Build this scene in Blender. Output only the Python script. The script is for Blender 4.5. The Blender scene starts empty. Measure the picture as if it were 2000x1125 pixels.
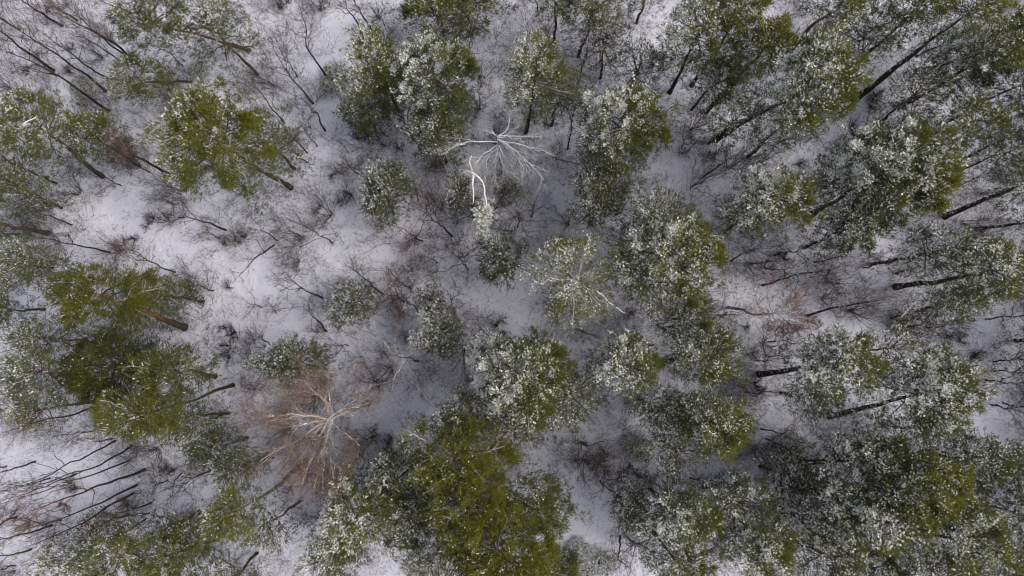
import bpy, math
import numpy as np
from mathutils import Vector

# ------------------------------------------------------------------ camera, sky, sun, exposure
sc = bpy.context.scene
COL = sc.collection
H = 45.0                                   # flying height of the drone
F = 1333.0                                 # focal length in pixels of a 2000 px wide frame
TILT = math.atan(143.0 / F)                # a few degrees off straight down
cd = bpy.data.cameras.new('camera'); cam = bpy.data.objects.new('camera', cd); COL.objects.link(cam)
cd.sensor_width = 36.0; cd.lens = 36.0 * F / 2000.0; cd.clip_start = 0.5; cd.clip_end = 3000
cam.location = (0, 0, H); cam.rotation_euler = (TILT, 0, 0)
sc.camera = cam

SUN_EL, SUN_AZ = math.radians(50), math.radians(-8)      # azimuth counted from +x
world = bpy.data.worlds.new('World'); sc.world = world; world.use_nodes = True
wn, wl = world.node_tree.nodes, world.node_tree.links
wn.clear()
sky = wn.new('ShaderNodeTexSky'); sky.sky_type = 'NISHITA'; sky.sun_disc = False
sky.sun_elevation = SUN_EL; sky.sun_rotation = math.pi / 2 - SUN_AZ
sky.air_density = 1.0; sky.dust_density = 4.0; sky.ozone_density = 1.0
hs = wn.new('ShaderNodeHueSaturation'); hs.inputs['Saturation'].default_value = 0.44
bg = wn.new('ShaderNodeBackground'); bg.inputs['Strength'].default_value = 0.15
wo = wn.new('ShaderNodeOutputWorld')
wl.new(sky.outputs[0], hs.inputs['Color']); wl.new(hs.outputs[0], bg.inputs['Color']); wl.new(bg.outputs[0], wo.inputs['Surface'])
sd = bpy.data.lights.new('sun', 'SUN'); sun = bpy.data.objects.new('sun', sd); COL.objects.link(sun)
sd.energy = 0.95; sd.angle = math.radians(30); sd.color = (1.0, 0.95, 0.88)
sv = Vector((math.cos(SUN_EL) * math.cos(SUN_AZ), math.cos(SUN_EL) * math.sin(SUN_AZ), math.sin(SUN_EL)))
sun.rotation_euler = sv.to_track_quat('Z', 'Y').to_euler(); sun.location = sv * 80
vs = sc.view_settings
sc.display_settings.display_device = 'sRGB'
vs.view_transform = 'Standard'; vs.look = 'None'; vs.gamma = 1.0; vs.use_curve_mapping = False; vs.exposure = 0.42
sc.cycles.max_bounces = 6; sc.cycles.diffuse_bounces = 4; sc.cycles.glossy_bounces = 1; sc.cycles.transmission_bounces = 2
sc.cycles.filter_width = 1.1; sc.cycles.use_denoising = True; sc.cycles.denoiser = 'OPENIMAGEDENOISE'; sc.cycles.denoising_input_passes = 'RGB_ALBEDO_NORMAL'; sc.cycles.denoising_prefilter = 'ACCURATE'

# ------------------------------------------------------------------ geometry of the view: a pixel becomes a point in the forest
CT, ST = math.cos(TILT), math.sin(TILT)
def ray(px, py):
    x, y, z = (px - 1000.0) / F, (562.5 - py) / F, -1.0
    return np.array([x, y * CT - z * ST, y * ST + z * CT])
def at(px, py, z=0.0):
    d = ray(px, py); t = (z - H) / d[2]
    return np.array([0, 0, H]) + d * t
def above(base, px, py, zmin=0.3, zmax=17.0):
    """the point seen at that pixel that lies most nearly above base"""
    d = ray(px, py); o = np.array([0, 0, H])
    dh = d[:2]; n = float(dh @ dh)
    t = float((base[:2] - o[:2]) @ dh) / n if n > 1e-9 else 0
    z = H + t * d[2]
    return at(px, py, min(max(z, zmin), zmax))
def gz(x, y):
    return 0.14 * np.sin(x * 0.21 + 1.3) * np.cos(y * 0.17 + 0.4) + 0.06 * np.sin(x * 0.63 + y * 0.41) + 0.035 * np.sin(y * 1.3 - x * 0.9)

# ------------------------------------------------------------------ materials
def nodes(name):
    m = bpy.data.materials.new(name); m.use_nodes = True
    n, l = m.node_tree.nodes, m.node_tree.links; n.clear()
    return m, n, l
def mat_leaf(name):
    m, n, l = nodes(name)
    a = n.new('ShaderNodeAttribute'); a.attribute_name = 'tint'
    no = n.new('ShaderNodeTexNoise'); no.inputs['Scale'].default_value = 9.0
    g = n.new('ShaderNodeNewGeometry'); l.new(g.outputs['Position'], no.inputs['Vector'])
    mr = n.new('ShaderNodeMapRange'); mr.inputs['To Min'].default_value = 0.75; mr.inputs['To Max'].default_value = 1.25
    l.new(no.outputs['Fac'], mr.inputs['Value'])
    mx = n.new('ShaderNodeVectorMath'); mx.operation = 'SCALE'
    l.new(a.outputs['Vector'], mx.inputs[0]); l.new(mr.outputs[0], mx.inputs['Scale'])
    d = n.new('ShaderNodeBsdfDiffuse'); t = n.new('ShaderNodeBsdfTranslucent')
    l.new(mx.outputs[0], d.inputs['Color']); l.new(mx.outputs[0], t.inputs['Color'])
    s = n.new('ShaderNodeMixShader'); s.inputs[0].default_value = 0.34
    o = n.new('ShaderNodeOutputMaterial')
    l.new(d.outputs[0], s.inputs[1]); l.new(t.outputs[0], s.inputs[2]); l.new(s.outputs[0], o.inputs[0])
    return m
def mat_wood(name):
    """twigs and limbs: colour of each piece from its own tint, roughened by grain"""
    m, n, l = nodes(name)
    a = n.new('ShaderNodeAttribute'); a.attribute_name = 'tint'
    no = n.new('ShaderNodeTexNoise'); no.inputs['Scale'].default_value = 14.0; no.inputs['Detail'].default_value = 3
    g = n.new('ShaderNodeNewGeometry'); l.new(g.outputs['Position'], no.inputs['Vector'])
    mr = n.new('ShaderNodeMapRange'); mr.inputs['To Min'].default_value = 0.5; mr.inputs['To Max'].default_value = 1.5
    l.new(no.outputs['Fac'], mr.inputs['Value'])
    mx = n.new('ShaderNodeVectorMath'); mx.operation = 'SCALE'
    l.new(a.outputs['Vector'], mx.inputs[0]); l.new(mr.outputs[0], mx.inputs['Scale'])
    d = n.new('ShaderNodeBsdfDiffuse'); o = n.new('ShaderNodeOutputMaterial')
    l.new(mx.outputs[0], d.inputs['Color']); l.new(d.outputs[0], o.inputs[0])
    return m
def mat_bark(name, low, high, z0, z1, patch=None, snow=0.62):
    """bark that turns from a dark foot to its upper colour, with driven snow stuck in its windward cracks"""
    m, n, l = nodes(name)
    g = n.new('ShaderNodeNewGeometry')
    sp = n.new('ShaderNodeSeparateXYZ'); l.new(g.outputs['Position'], sp.inputs[0])
    no = n.new('ShaderNodeTexNoise'); no.inputs['Scale'].default_value = 5.0; no.inputs['Detail'].default_value = 5
    mp = n.new('ShaderNodeMapping'); mp.inputs['Scale'].default_value = (1.6, 1.6, 0.5)
    l.new(g.outputs['Position'], mp.inputs[0]); l.new(mp.outputs[0], no.inputs['Vector'])
    ad = n.new('ShaderNodeMath'); ad.operation = 'MULTIPLY_ADD'; ad.inputs[1].default_value = 5.0
    l.new(no.outputs['Fac'], ad.inputs[0]); l.new(sp.outputs['Z'], ad.inputs[2])
    mr = n.new('ShaderNodeMapRange'); mr.inputs['From Min'].default_value = z0 + 2.5; mr.inputs['From Max'].default_value = z1 + 2.5
    l.new(ad.outputs[0], mr.inputs['Value'])
    c = n.new('ShaderNodeMixRGB'); c.inputs[1].default_value = (*low, 1); c.inputs[2].default_value = (*high, 1)
    l.new(mr.outputs[0], c.inputs[0])
    n2 = n.new('ShaderNodeTexNoise'); n2.inputs['Scale'].default_value = 16.0; n2.inputs['Detail'].default_value = 4
    l.new(mp.outputs[0], n2.inputs['Vector'])
    m2 = n.new('ShaderNodeMapRange'); m2.inputs['From Min'].default_value = 0.3; m2.inputs['From Max'].default_value = 0.7
    m2.inputs['To Min'].default_value = 0.4; m2.inputs['To Max'].default_value = 1.7
    l.new(n2.outputs['Fac'], m2.inputs['Value'])
    v = n.new('ShaderNodeVectorMath'); v.operation = 'SCALE'; l.new(c.outputs[0], v.inputs[0]); l.new(m2.outputs[0], v.inputs['Scale'])
    cur = v.outputs[0]
    if patch:
        n4 = n.new('ShaderNodeTexNoise'); n4.inputs['Scale'].default_value = 2.6; l.new(g.outputs['Position'], n4.inputs['Vector'])
        r4 = n.new('ShaderNodeMapRange'); r4.inputs['From Min'].default_value = 0.5; r4.inputs['From Max'].default_value = 0.56; l.new(n4.outputs['Fac'], r4.inputs['Value'])
        c4 = n.new('ShaderNodeMixRGB'); c4.inputs[2].default_value = (*patch, 1); l.new(r4.outputs[0], c4.inputs[0]); l.new(cur, c4.inputs[1]); cur = c4.outputs[0]
    dt = n.new('ShaderNodeVectorMath'); dt.operation = 'DOT_PRODUCT'; dt.inputs[1].default_value = (-0.5, 0.1, 0.86)
    l.new(g.outputs['Normal'], dt.inputs[0])
    n3 = n.new('ShaderNodeTexNoise'); n3.inputs['Scale'].default_value = 4.5; n3.inputs['Detail'].default_value = 4
    l.new(g.outputs['Position'], n3.inputs['Vector'])
    s1 = n.new('ShaderNodeMath'); s1.operation = 'MULTIPLY_ADD'; s1.inputs[1].default_value = 0.42
    l.new(dt.outputs['Value'], s1.inputs[0]); l.new(n3.outputs['Fac'], s1.inputs[2])
    r3 = n.new('ShaderNodeMapRange'); r3.inputs['From Min'].default_value = snow + 0.14; r3.inputs['From Max'].default_value = snow + 0.2
    l.new(s1.outputs[0], r3.inputs['Value'])
    c3 = n.new('ShaderNodeMixRGB'); c3.inputs[2].default_value = (0.78, 0.8, 0.83, 1); l.new(r3.outputs[0], c3.inputs[0]); l.new(cur, c3.inputs[1])
    d = n.new('ShaderNodeBsdfPrincipled'); d.inputs['Roughness'].default_value = 0.9; d.inputs['Specular IOR Level'].default_value = 0.15
    bu = n.new('ShaderNodeBump'); bu.inputs['Strength'].default_value = 0.6; bu.inputs['Distance'].default_value = 0.03
    l.new(n2.outputs['Fac'], bu.inputs['Height']); l.new(bu.outputs[0], d.inputs['Normal'])
    o = n.new('ShaderNodeOutputMaterial'); l.new(c3.outputs[0], d.inputs['Base Color']); l.new(d.outputs[0], o.inputs[0])
    return m
def mat_snow():
    m, n, l = nodes('snow_ground')
    g = n.new('ShaderNodeNewGeometry')
    a = n.new('ShaderNodeTexNoise'); a.inputs['Scale'].default_value = 0.35; a.inputs['Detail'].default_value = 6
    b = n.new('ShaderNodeTexNoise'); b.inputs['Scale'].default_value = 1.1; b.inputs['Detail'].default_value = 7; b.inputs['Roughness'].default_value = 0.65
    c = n.new('ShaderNodeTexNoise'); c.inputs['Scale'].default_value = 7.0; c.inputs['Detail'].default_value = 4
    for t in (a, b, c): l.new(g.outputs['Position'], t.inputs['Vector'])
    ra = n.new('ShaderNodeValToRGB'); ra.color_ramp.elements[0].position = 0.3; ra.color_ramp.elements[0].color = (0.585, 0.58, 0.665, 1)
    ra.color_ramp.elements[1].position = 0.7; ra.color_ramp.elements[1].color = (0.73, 0.72, 0.79, 1)
    l.new(a.outputs['Fac'], ra.inputs[0])
    # litter showing through thin snow
    mu = n.new('ShaderNodeMath'); mu.operation = 'MULTIPLY'; l.new(b.outputs['Fac'], mu.inputs[0]); l.new(c.outputs['Fac'], mu.inputs[1])
    rb = n.new('ShaderNodeMapRange'); rb.inputs['From Min'].default_value = 0.29; rb.inputs['From Max'].default_value = 0.40; rb.inputs['To Max'].default_value = 0.5
    l.new(mu.outputs[0], rb.inputs['Value'])
    mx = n.new('ShaderNodeMixRGB'); mx.inputs[2].default_value = (0.16, 0.13, 0.11, 1); l.new(rb.outputs[0], mx.inputs[0]); l.new(ra.outputs[0], mx.inputs[1])
    d = n.new('ShaderNodeBsdfPrincipled'); d.inputs['Roughness'].default_value = 0.8; d.inputs['Specular IOR Level'].default_value = 0.2
    l.new(mx.outputs[0], d.inputs['Base Color'])
    bu = n.new('ShaderNodeBump'); bu.inputs['Strength'].default_value = 0.8; bu.inputs['Distance'].default_value = 0.25
    l.new(b.outputs['Fac'], bu.inputs['Height']); l.new(bu.outputs[0], d.inputs['Normal'])
    o = n.new('ShaderNodeOutputMaterial'); l.new(d.outputs[0], o.inputs[0])
    return m
LEAF = mat_leaf('needles'); WOOD = mat_wood('twig_wood')
BARK_PINE = mat_bark('pine_bark', (0.060, 0.043, 0.033), (0.20, 0.090, 0.048), 1.5, 6.0)
BARK_DARK = mat_bark('dark_bark', (0.026, 0.021, 0.018), (0.06, 0.048, 0.042), 0.0, 6.0)
BARK_MOSS = mat_bark('mossy_bark', (0.030, 0.027, 0.018), (0.085, 0.066, 0.045), 0.0, 6.0, snow=0.54)
BARK_BIRCH = mat_bark('birch_bark', (0.04, 0.034, 0.028), (0.10, 0.072, 0.05), 0.0, 6.0, patch=(0.26, 0.23, 0.20))
BARK_PALE = mat_bark('pale_bark', (0.13, 0.10, 0.083), (0.37, 0.30, 0.255), 1.0, 5.0, snow=0.64)
BARK_SNOWY = mat_bark('snowy_dead_wood', (0.12, 0.10, 0.09), (0.30, 0.26, 0.25), 0.0, 5.0, snow=0.30)
SNOW = mat_snow()

# ------------------------------------------------------------------ mesh tools (numpy, triangles only)
class MB:
    def __init__(s): s.v = []; s.t = []; s.c = []; s.m = []; s.n = 0
    def add(s, v, t, col, mat=0):
        if len(t) == 0: return
        s.v.append(np.asarray(v, np.float32)); s.t.append(np.asarray(t, np.int32) + s.n)
        c = np.asarray(col, np.float32)
        if c.ndim == 1: c = np.broadcast_to(c, (len(t), 3))
        s.c.append(c); s.m.append(np.full(len(t), mat, np.int32)); s.n += len(v)
    def blades(s, p, q, w, col, mat=0, rng=None, flat=None):
        """n thin triangles from p to q, w wide at the foot"""
        n = len(p)
        if n == 0: return
        d = q - p; d = d / (np.linalg.norm(d, axis=1, keepdims=True) + 1e-9)
        r = rng.normal(size=(n, 3)); r[:, 2] *= 0.4
        if flat is not None: r = np.where(flat[:, None], r * 0.35 + np.array([-0.35, 0.05, 1.0]), r)
        sde = np.cross(d, r); sde /= np.linalg.norm(sde, axis=1, keepdims=True) + 1e-9
        w = np.broadcast_to(np.asarray(w, float), (n,))[:, None] * 0.5
        v = np.stack([p - sde * w, p + sde * w, q], 1).reshape(-1, 3)
        s.add(v, np.arange(3 * n).reshape(n, 3), col, mat)
    def flakes(s, p, q, w, col, mat=0, rng=None):
        """n diamond pads of snow from p to q, lying nearly flat"""
        n = len(p)
        if n == 0: return
        d = q - p; r = rng.normal(size=(n, 3)) * 0.4 + np.array([-0.3, 0.05, 1.0])
        sde = np.cross(d, r); sde /= np.linalg.norm(sde, axis=1, keepdims=True) + 1e-9
        w = np.broadcast_to(np.asarray(w, float), (n,))[:, None] * 0.5; m = (p + q) / 2
        v = np.stack([p, m + sde * w, q, m - sde * w], 1).reshape(-1, 3); b = np.arange(n)[:, None] * 4
        s.add(v, np.concatenate([b + [0, 1, 2], b + [0, 2, 3]]), np.concatenate([col, col]), mat)
    def tubes(s, P, R, k, col, mat=0):
        """n tapered tubes: P (n,m,3) points, R (n,m) radii, col (n,3)"""
        P = np.asarray(P, float); R = np.asarray(R, float); n, m, _ = P.shape
        T = np.gradient(P, axis=1); T /= np.linalg.norm(T, axis=2, keepdims=True) + 1e-9
        ref = np.where(np.abs(T[:, :1, 2:3]) > 0.8, np.array([1.0, 0.13, 0.0]), np.array([0.05, 0.1, 1.0]))
        A = np.cross(T, np.broadcast_to(ref, T.shape)); A /= np.linalg.norm(A, axis=2, keepdims=True) + 1e-9
        B = np.cross(T, A)
        an = np.arange(k) * 2 * math.pi / k
        V = P[:, :, None] + (A[:, :, None] * np.cos(an)[:, None] + B[:, :, None] * np.sin(an)[:, None]) * R[:, :, None, None]
        V = V.reshape(-1, 3)
        i = np.arange(n)[:, None, None] * m * k + np.arange(m - 1)[None, :, None] * k
        j = np.arange(k); j2 = (j + 1) % k
        a, b, c, d = i + j, i + j2, i + k + j2, i + k + j
        t1 = np.stack([a, b, c], -1).reshape(n, -1, 3); t2 = np.stack([a, c, d], -1).reshape(n, -1, 3)
        t = np.concatenate([t1, t2], 1)
        cc = np.repeat(np.broadcast_to(np.asarray(col, float), (n, 3)), t.shape[1], 0)
        s.add(V, t.reshape(-1, 3), cc, mat)
    def mesh(s, name, mats, smooth=False):
        me = bpy.data.meshes.new(name)
        v = np.concatenate(s.v); t = np.concatenate(s.t); c = np.concatenate(s.c); mi = np.concatenate(s.m)
        me.vertices.add(len(v)); me.vertices.foreach_set('co', v.astype(np.float32).ravel())
        me.loops.add(len(t) * 3); me.loops.foreach_set('vertex_index', t.astype(np.int32).ravel())
        me.polygons.add(len(t)); me.polygons.foreach_set('loop_start', np.arange(0, len(t) * 3, 3, dtype=np.int32))
        me.polygons.foreach_set('material_index', mi)
        if smooth: me.polygons.foreach_set('use_smooth', np.ones(len(t), bool))
        at_ = me.attributes.new('tint', 'FLOAT_COLOR', 'FACE')
        at_.data.foreach_set('color', np.concatenate([c, np.ones((len(c), 1), np.float32)], 1).astype(np.float32).ravel())
        for m in mats: me.materials.append(m)
        me.update(calc_edges=True)
        return me
    def obj(s, name, mats, parent=None, smooth=False, kind=None, origin=None):
        if not s.v: return None
        if origin is not None: s.v = [x - np.asarray(origin, np.float32) for x in s.v]
        o = bpy.data.objects.new(name, s.mesh(name, mats, smooth)); COL.objects.link(o)
        if parent is not None: o.parent = parent
        if kind: o['kind'] = kind
        return o
def root(name, loc, label, cat, group=None):
    o = bpy.data.objects.new(name, None); COL.objects.link(o); o.location = loc; o.empty_display_size = 0.5
    o['label'] = label; o['category'] = cat
    if group: o['group'] = group
    return o
def unit(v): return v / (np.linalg.norm(v, axis=-1, keepdims=True) + 1e-9)
def spline(pts, n):
    """points of a smooth curve through pts"""
    pts = np.asarray(pts, float)
    if len(pts) == 2: pts = np.array([pts[0], pts[0] * 0.67 + pts[1] * 0.33, pts[0] * 0.33 + pts[1] * 0.67, pts[1]])
    L = np.r_[0, np.cumsum(np.linalg.norm(np.diff(pts, axis=0), axis=1))]; L /= L[-1]
    ext = np.vstack([2 * pts[0] - pts[1], pts, 2 * pts[-1] - pts[-2]])
    out = []
    for u in np.linspace(0, 1, n):
        i = min(np.searchsorted(L, u, side='right') - 1, len(pts) - 2)
        f = (u - L[i]) / (L[i + 1] - L[i] + 1e-9)
        a, b, c, d = ext[i], ext[i + 1], ext[i + 2], ext[i + 3]
        out.append(0.5 * ((2 * b) + (-a + c) * f + (2 * a - 5 * b + 4 * c - d) * f ** 2 + (-a + 3 * b - 3 * c + d) * f ** 3))
    return np.array(out)
def wobble(P, rng, amp):
    """make a straight run of points crooked, ends kept"""
    n = len(P); w = np.sin(np.linspace(0, math.pi, n))[:, None]
    k = rng.normal(size=(n, 3)); k = (k + np.roll(k, 1, 0)) * 0.5
    return P + k * w * amp * np.array([1, 1, 0.4])

WIND = unit(np.array([-0.80, 0.18, 0.58]))       # the side the snow was blown from
SNOWC = np.array([0.86, 0.85, 0.80])

# ------------------------------------------------------------------ large structure: the snow-covered forest floor
def axis_coords(lo, hi, step):
    a = np.arange(lo, hi + 1e-6, step)
    out = [a]; x = hi; s = step; right = []
    while x < 700: s *= 1.35; x += s; right.append(x)
    x = lo; s = step; left = []
    while x > -700: s *= 1.35; x -= s; left.append(x)
    return np.concatenate([left[::-1], a, right])
gx = axis_coords(-48, 48, 0.5); gy = axis_coords(-24, 36, 0.5)
GX, GY = np.meshgrid(gx, gy); rg = np.random.default_rng(3)
fade = np.exp(-((GX / 90) ** 2 + (GY / 90) ** 2))
GZ = gz(GX, GY) * np.clip(fade * 1.4, 0, 1) + rg.normal(size=GX.shape) * 0.008 * (fade > 0.5)
nx, ny = len(gx), len(gy)
idx = np.arange(nx * ny).reshape(ny, nx)
a, b, c, d = idx[:-1, :-1].ravel(), idx[:-1, 1:].ravel(), idx[1:, 1:].ravel(), idx[1:, :-1].ravel()
mb = MB(); mb.add(np.stack([GX, GY, GZ], -1).reshape(-1, 3), np.concatenate([np.stack([a, b, c], 1), np.stack([a, c, d], 1)]), (0.8, 0.8, 0.8))
ground = mb.obj('ground', [SNOW], smooth=True, kind='structure')

# ------------------------------------------------------------------ evergreens
def needles(mb, rng, P, D, n, snow_p, hue, length=0.2, width=0.045, dark=1.0, fluff=1.0):
    """n blades for each tuft at P pointing about D"""
    N = len(P)
    if N == 0: return
    p = np.repeat(P, n, 0) + rng.normal(size=(N * n, 3)) * 0.07
    d = unit(np.repeat(D, n, 0) + rng.normal(size=(N * n, 3)) * 0.55 + np.array([0, 0, 0.18]))
    sp = np.repeat(snow_p, n); hu = np.repeat(hue, n)
    white = rng.random(N * n) < sp
    ln = length * rng.uniform(0.6, 1.3, N * n) * np.where(white, 0.62, 1.0)
    w = width * rng.uniform(0.7, 1.3, N * n) * np.where(white, 1.85 * fluff, 1.0)
    v = rng.uniform(0.65, 1.35, N * n)[:, None] * dark
    lo = np.array([0.080, 0.106, 0.078]); hi = np.array([0.188, 0.188, 0.017])
    g = (lo + (hi - lo) * np.clip(hu + rng.normal(size=N * n) * 0.12, 0, 1)[:, None]) * v
    fr = np.clip(rng.random(N * n) * 0.40 * sp + 0.014, 0, 0.3)[:, None]        # thin frost on the rest
    g = g * (1 - fr) + SNOWC * 0.7 * fr
    colr = np.where(white[:, None], SNOWC * rng.uniform(0.85, 1.08, N * n)[:, None], g)
    q = p + d * ln[:, None]; colr = np.clip(colr, 0, 0.9); gr = ~white
    mb.blades(p[gr], q[gr], w[gr], colr[gr], 0, rng); mb.flakes(p[white] + [-.01, 0, .02], q[white] + [-.01, 0, .02], w[white], colr[white], 0, rng)

TREES = []       # landmarks for labels
def evergreen(seed, cx, cy, rx, ry, zc, base, snow, hue, dens, label, name='pine_tree', bark=None, pale=0.35, gap=0.0, flat=0.75, thick=1.0, bl=0.2, dark=1.0):
    rng = np.random.default_rng(1000 + seed)
    if base is None:
        zc *= 0.78; C = at(cx, cy, zc); B = np.array([C[0] + rng.normal() * 0.25, C[1] + rng.normal() * 0.25, 0])
    else:
        B = at(*base); C = above(B, cx, cy, 4.0, 14.5) if zc is None else at(cx, cy, zc)
    B[2] = gz(B[0], B[1]); zc = C[2]
    sc_ = (H - zc) / F
    RX, RY = rx * sc_, ry * sc_; R = (RX + RY) / 2
    top = C + np.array([0, 0, 0.75 * R]) + rng.normal(size=3) * [0.15, 0.15, 0]
    if top[2] < 2: top[2] = 2
    r0 = (0.045 + 0.0095 * top[2]) * thick
    t = root(name, B, label, 'tree', 'snow-dusted evergreens of the forest')
    # trunk
    mid = B * 0.5 + C * 0.5 + rng.normal(size=3) * 0.12
    ax = wobble(spline([B - [0, 0, 0.25], B * 0.8 + C * 0.2, mid, C, top], 16), rng, 0.06)
    u = np.linspace(0, 1, 16); rad = (r0 * (1 - 0.88 * u) + r0 * 0.35 * np.exp(-u * 30)) * rng.uniform(.9, 1.1, 16)
    m = MB(); m.tubes(ax[None], rad[None], 9, (0.1, 0.1, 0.1)); m.obj('trunk', [bark or BARK_PINE], t, True, origin=B)
    def on_axis(z):
        i = np.clip(np.searchsorted(ax[:, 2], z), 1, 15); f = (z - ax[i - 1, 2]) / (ax[i, 2] - ax[i - 1, 2] + 1e-6)
        return ax[i - 1] + (ax[i] - ax[i - 1]) * np.clip(f, 0, 1)[:, None]
    # limbs
    nl = int(18 + 7 * R)
    q = np.sort(rng.random(nl)); zlo = max(zc - flat * R, B[2] + 0.3 * zc); zhi = top[2] - 0.1
    z0 = zlo + (zhi - zlo) * q ** 0.9
    az = np.arange(nl) * 2.39996 + rng.normal(size=nl) * 0.35 + rng.random() * 6
    if gap: az = az + gap * np.sin(az * 2 + seed)
    P0 = on_axis(z0)
    q = (z0 - zlo) / (zhi - zlo + 1e-6)
    el = np.radians(-4 + 52 * q + rng.normal(size=nl) * 8)
    prof = np.sqrt(np.clip(1 - (q * 0.93) ** 2, 0, 1)) * (0.9 + 0.1 * q) + 0.06
    ell = np.sqrt((np.cos(az) * RX) ** 2 + (np.sin(az) * RY) ** 2)
    lob = 1 + 0.16 * np.sin(az * 3 + seed) + 0.1 * np.sin(az * 5 + seed * 2.3)
    # leaning crown: reach from the axis towards the crown's middle
    L = ell * prof * lob * rng.uniform(0.66, 1.1, nl)
    hd = np.stack([np.cos(az), np.sin(az), np.zeros(nl)], 1)
    def limb(s):       # s (nl,k)
        return P0[:, None] + hd[:, None] * (L * np.cos(el * 0.6))[:, None, None] * s[..., None] + np.array([0, 0, 1.0]) * (L[:, None] * (np.sin(el)[:, None] * s + 0.10 * s ** 2 - 0.05))[..., None]
    ss = np.broadcast_to(np.linspace(0, 1, 6), (nl, 6))
    LP = limb(ss); LP[:, 1:-1] += rng.normal(size=(nl, 4, 3)) * 0.05 * R * 0.5
    lr = (0.012 + 0.014 * L)[:, None] * (1 - 0.8 * ss)
    lc = np.where((rng.random(nl) < pale)[:, None], np.array([0.42, 0.40, 0.39]), np.array([0.10, 0.075, 0.06])) * rng.uniform(0.7, 1.3, nl)[:, None]
    big = np.argsort(-L)[:8]
    for i in big:
        m = MB(); m.tubes(LP[i:i + 1], lr[i:i + 1] * 1.15, 5, lc[i]); m.obj('branch', [WOOD], t, True, origin=B)
    rest = np.setdiff1d(np.arange(nl), big)
    cr = MB(); cr.tubes(LP[rest], lr[rest], 4, lc[rest], 1)
    # side shoots, and tufts on the shoots, over the dome of the crown and down its thinner skirt
    ph = rng.random(8) * 6
    ms = 9
    s = np.clip(0.22 + 0.8 * rng.random((nl, ms)) ** 0.75, 0, 1)
    SP = limb(s).reshape(-1, 3); nS = len(SP)
    a2 = np.repeat(az, ms) + rng.choice([-1, 1], nS) * rng.uniform(0.25, 1.15, nS)
    e2 = np.repeat(el, ms) * 0.5 + rng.normal(size=nS) * 0.22 + 0.12
    l2 = np.repeat(L, ms) * 0.34 * (1.15 - s.ravel()) + 0.22 + 0.25 * rng.random(nS)
    D2 = np.stack([np.cos(a2) * np.cos(e2), np.sin(a2) * np.cos(e2), np.sin(e2)], 1)
    tw = np.where((rng.random(nS) < pale)[:, None], np.array([0.5, 0.49, 0.48]), np.array([0.11, 0.085, 0.07])) * rng.uniform(0.7, 1.2, nS)[:, None]
    cr.blades(SP, SP + D2 * l2[:, None], 0.035, tw, 1, rng)
    thin = dens <= 0.6
    want = dens * 480 * R * R
    n1 = int(want * 0.26); n2 = int(want * 0.50); n3 = int(want * ((0.30 if base is None else 0.13) if not thin else 0.2))
    i1 = rng.integers(0, nS, n1); P1 = SP[i1] + D2[i1] * (l2[i1] * rng.uniform(0.2, 1.05, n1))[:, None]; T1 = D2[i1] + [0, 0, 0.35]
    # dome: clumps of shoots, each a bump of its own on the outline
    nc = int(9 + 6.5 * R * R); ca = np.arange(nc) * 2.39996 + ph[0]; cq = np.sqrt((np.arange(nc) + 0.5) / nc)
    cq = np.clip(cq + rng.normal(size=nc) * 0.06, 0, 1.03); ca = ca + rng.normal(size=nc) * 0.3
    lobc = 1 + (0.17 * np.sin(ca * 3 + seed) + 0.12 * np.sin(ca * 5 + seed * 2.3)) * (1.0 if dens < 1.3 else 0.5)
    CC = np.stack([np.cos(ca) * cq * RX * 0.88 * lobc, np.sin(ca) * cq * RY * 0.88 * lobc, 0.8 * R * (1 - cq ** 2.2) + rng.normal(size=nc) * 0.16 * R], 1)
    j = rng.integers(0, nc, n2)
    cs = rng.uniform(0.22, 0.46, nc) * (1.0 if not thin else 1.4)
    dd = unit(rng.normal(size=(n2, 3)) + [0, 0, 0.45]); P2 = C + CC[j] + dd * (cs[j] * rng.random(n2) ** 0.4)[:, None]; T2 = dd + unit(CC[j] + [0, 0, 0.4 * R]) * 0.8
    # skirt: thinner lower branches
    sa = rng.random(n3) * 6.283; sz = rng.random(n3); sr = np.sqrt(rng.random(n3)) * (0.98 - 0.25 * sz)
    sr = sr * (1 + 0.22 * np.sin(sa * 4 + sz * 5 + ph[2])); zbot = max(0.30 * zc, zc - 2.6 * R)
    zz = (zc - 0.05 * R) * (1 - sz) + zbot * sz
    axp = on_axis(np.clip(zz, ax[0, 2], ax[-1, 2]))
    P3 = np.stack([axp[:, 0] + np.cos(sa) * sr * RX, axp[:, 1] + np.sin(sa) * sr * RY, zz], 1); T3 = np.stack([np.cos(sa), np.sin(sa), np.full(n3, 0.25)], 1)
    TP = np.concatenate([P1, P2, P3]); TD = unit(np.concatenate([T1, T2, T3]))
    # snow lies in pads on the windward and upper side of each clump of shoots, clumps to the lee stay green
    crel = CC / np.array([RX, RY, R]); cw = unit(crel + [0, 0, 0.15]) @ WIND * np.clip(np.linalg.norm(crel, axis=1) + .2, 0.3, 1)
    csn = snow * (0.12 + 0.80 * cw) + rng.normal(size=nc) * (0.24 + 0.14 * (snow > .88)) * snow
    s2 = np.clip(csn[j], 0, 1) * np.clip(0.30 + 1.05 * (dd @ WIND), 0.0, 1.25)
    rel = (TP - C) / np.array([RX, RY, R])
    wd = unit(rel) @ WIND * np.clip(np.linalg.norm(rel, axis=1), 0.2, 1)
    no = 0.35 * np.sin(TP[:, 0] * 3.1 + ph[1]) * np.sin(TP[:, 1] * 2.7 + ph[2]) + 0.25 * np.sin(TP[:, 0] * 6.5 + TP[:, 1] * 5.1)
    sp = snow * (0.10 + 0.34 * wd + 0.40 * no); sp[n1:n1 + n2] = s2; sp[n1 + n2:] *= 0.75
    if thin: sp = sp * 0.85 + 0.05
    sp = np.clip(sp, 0, 0.9)
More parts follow.
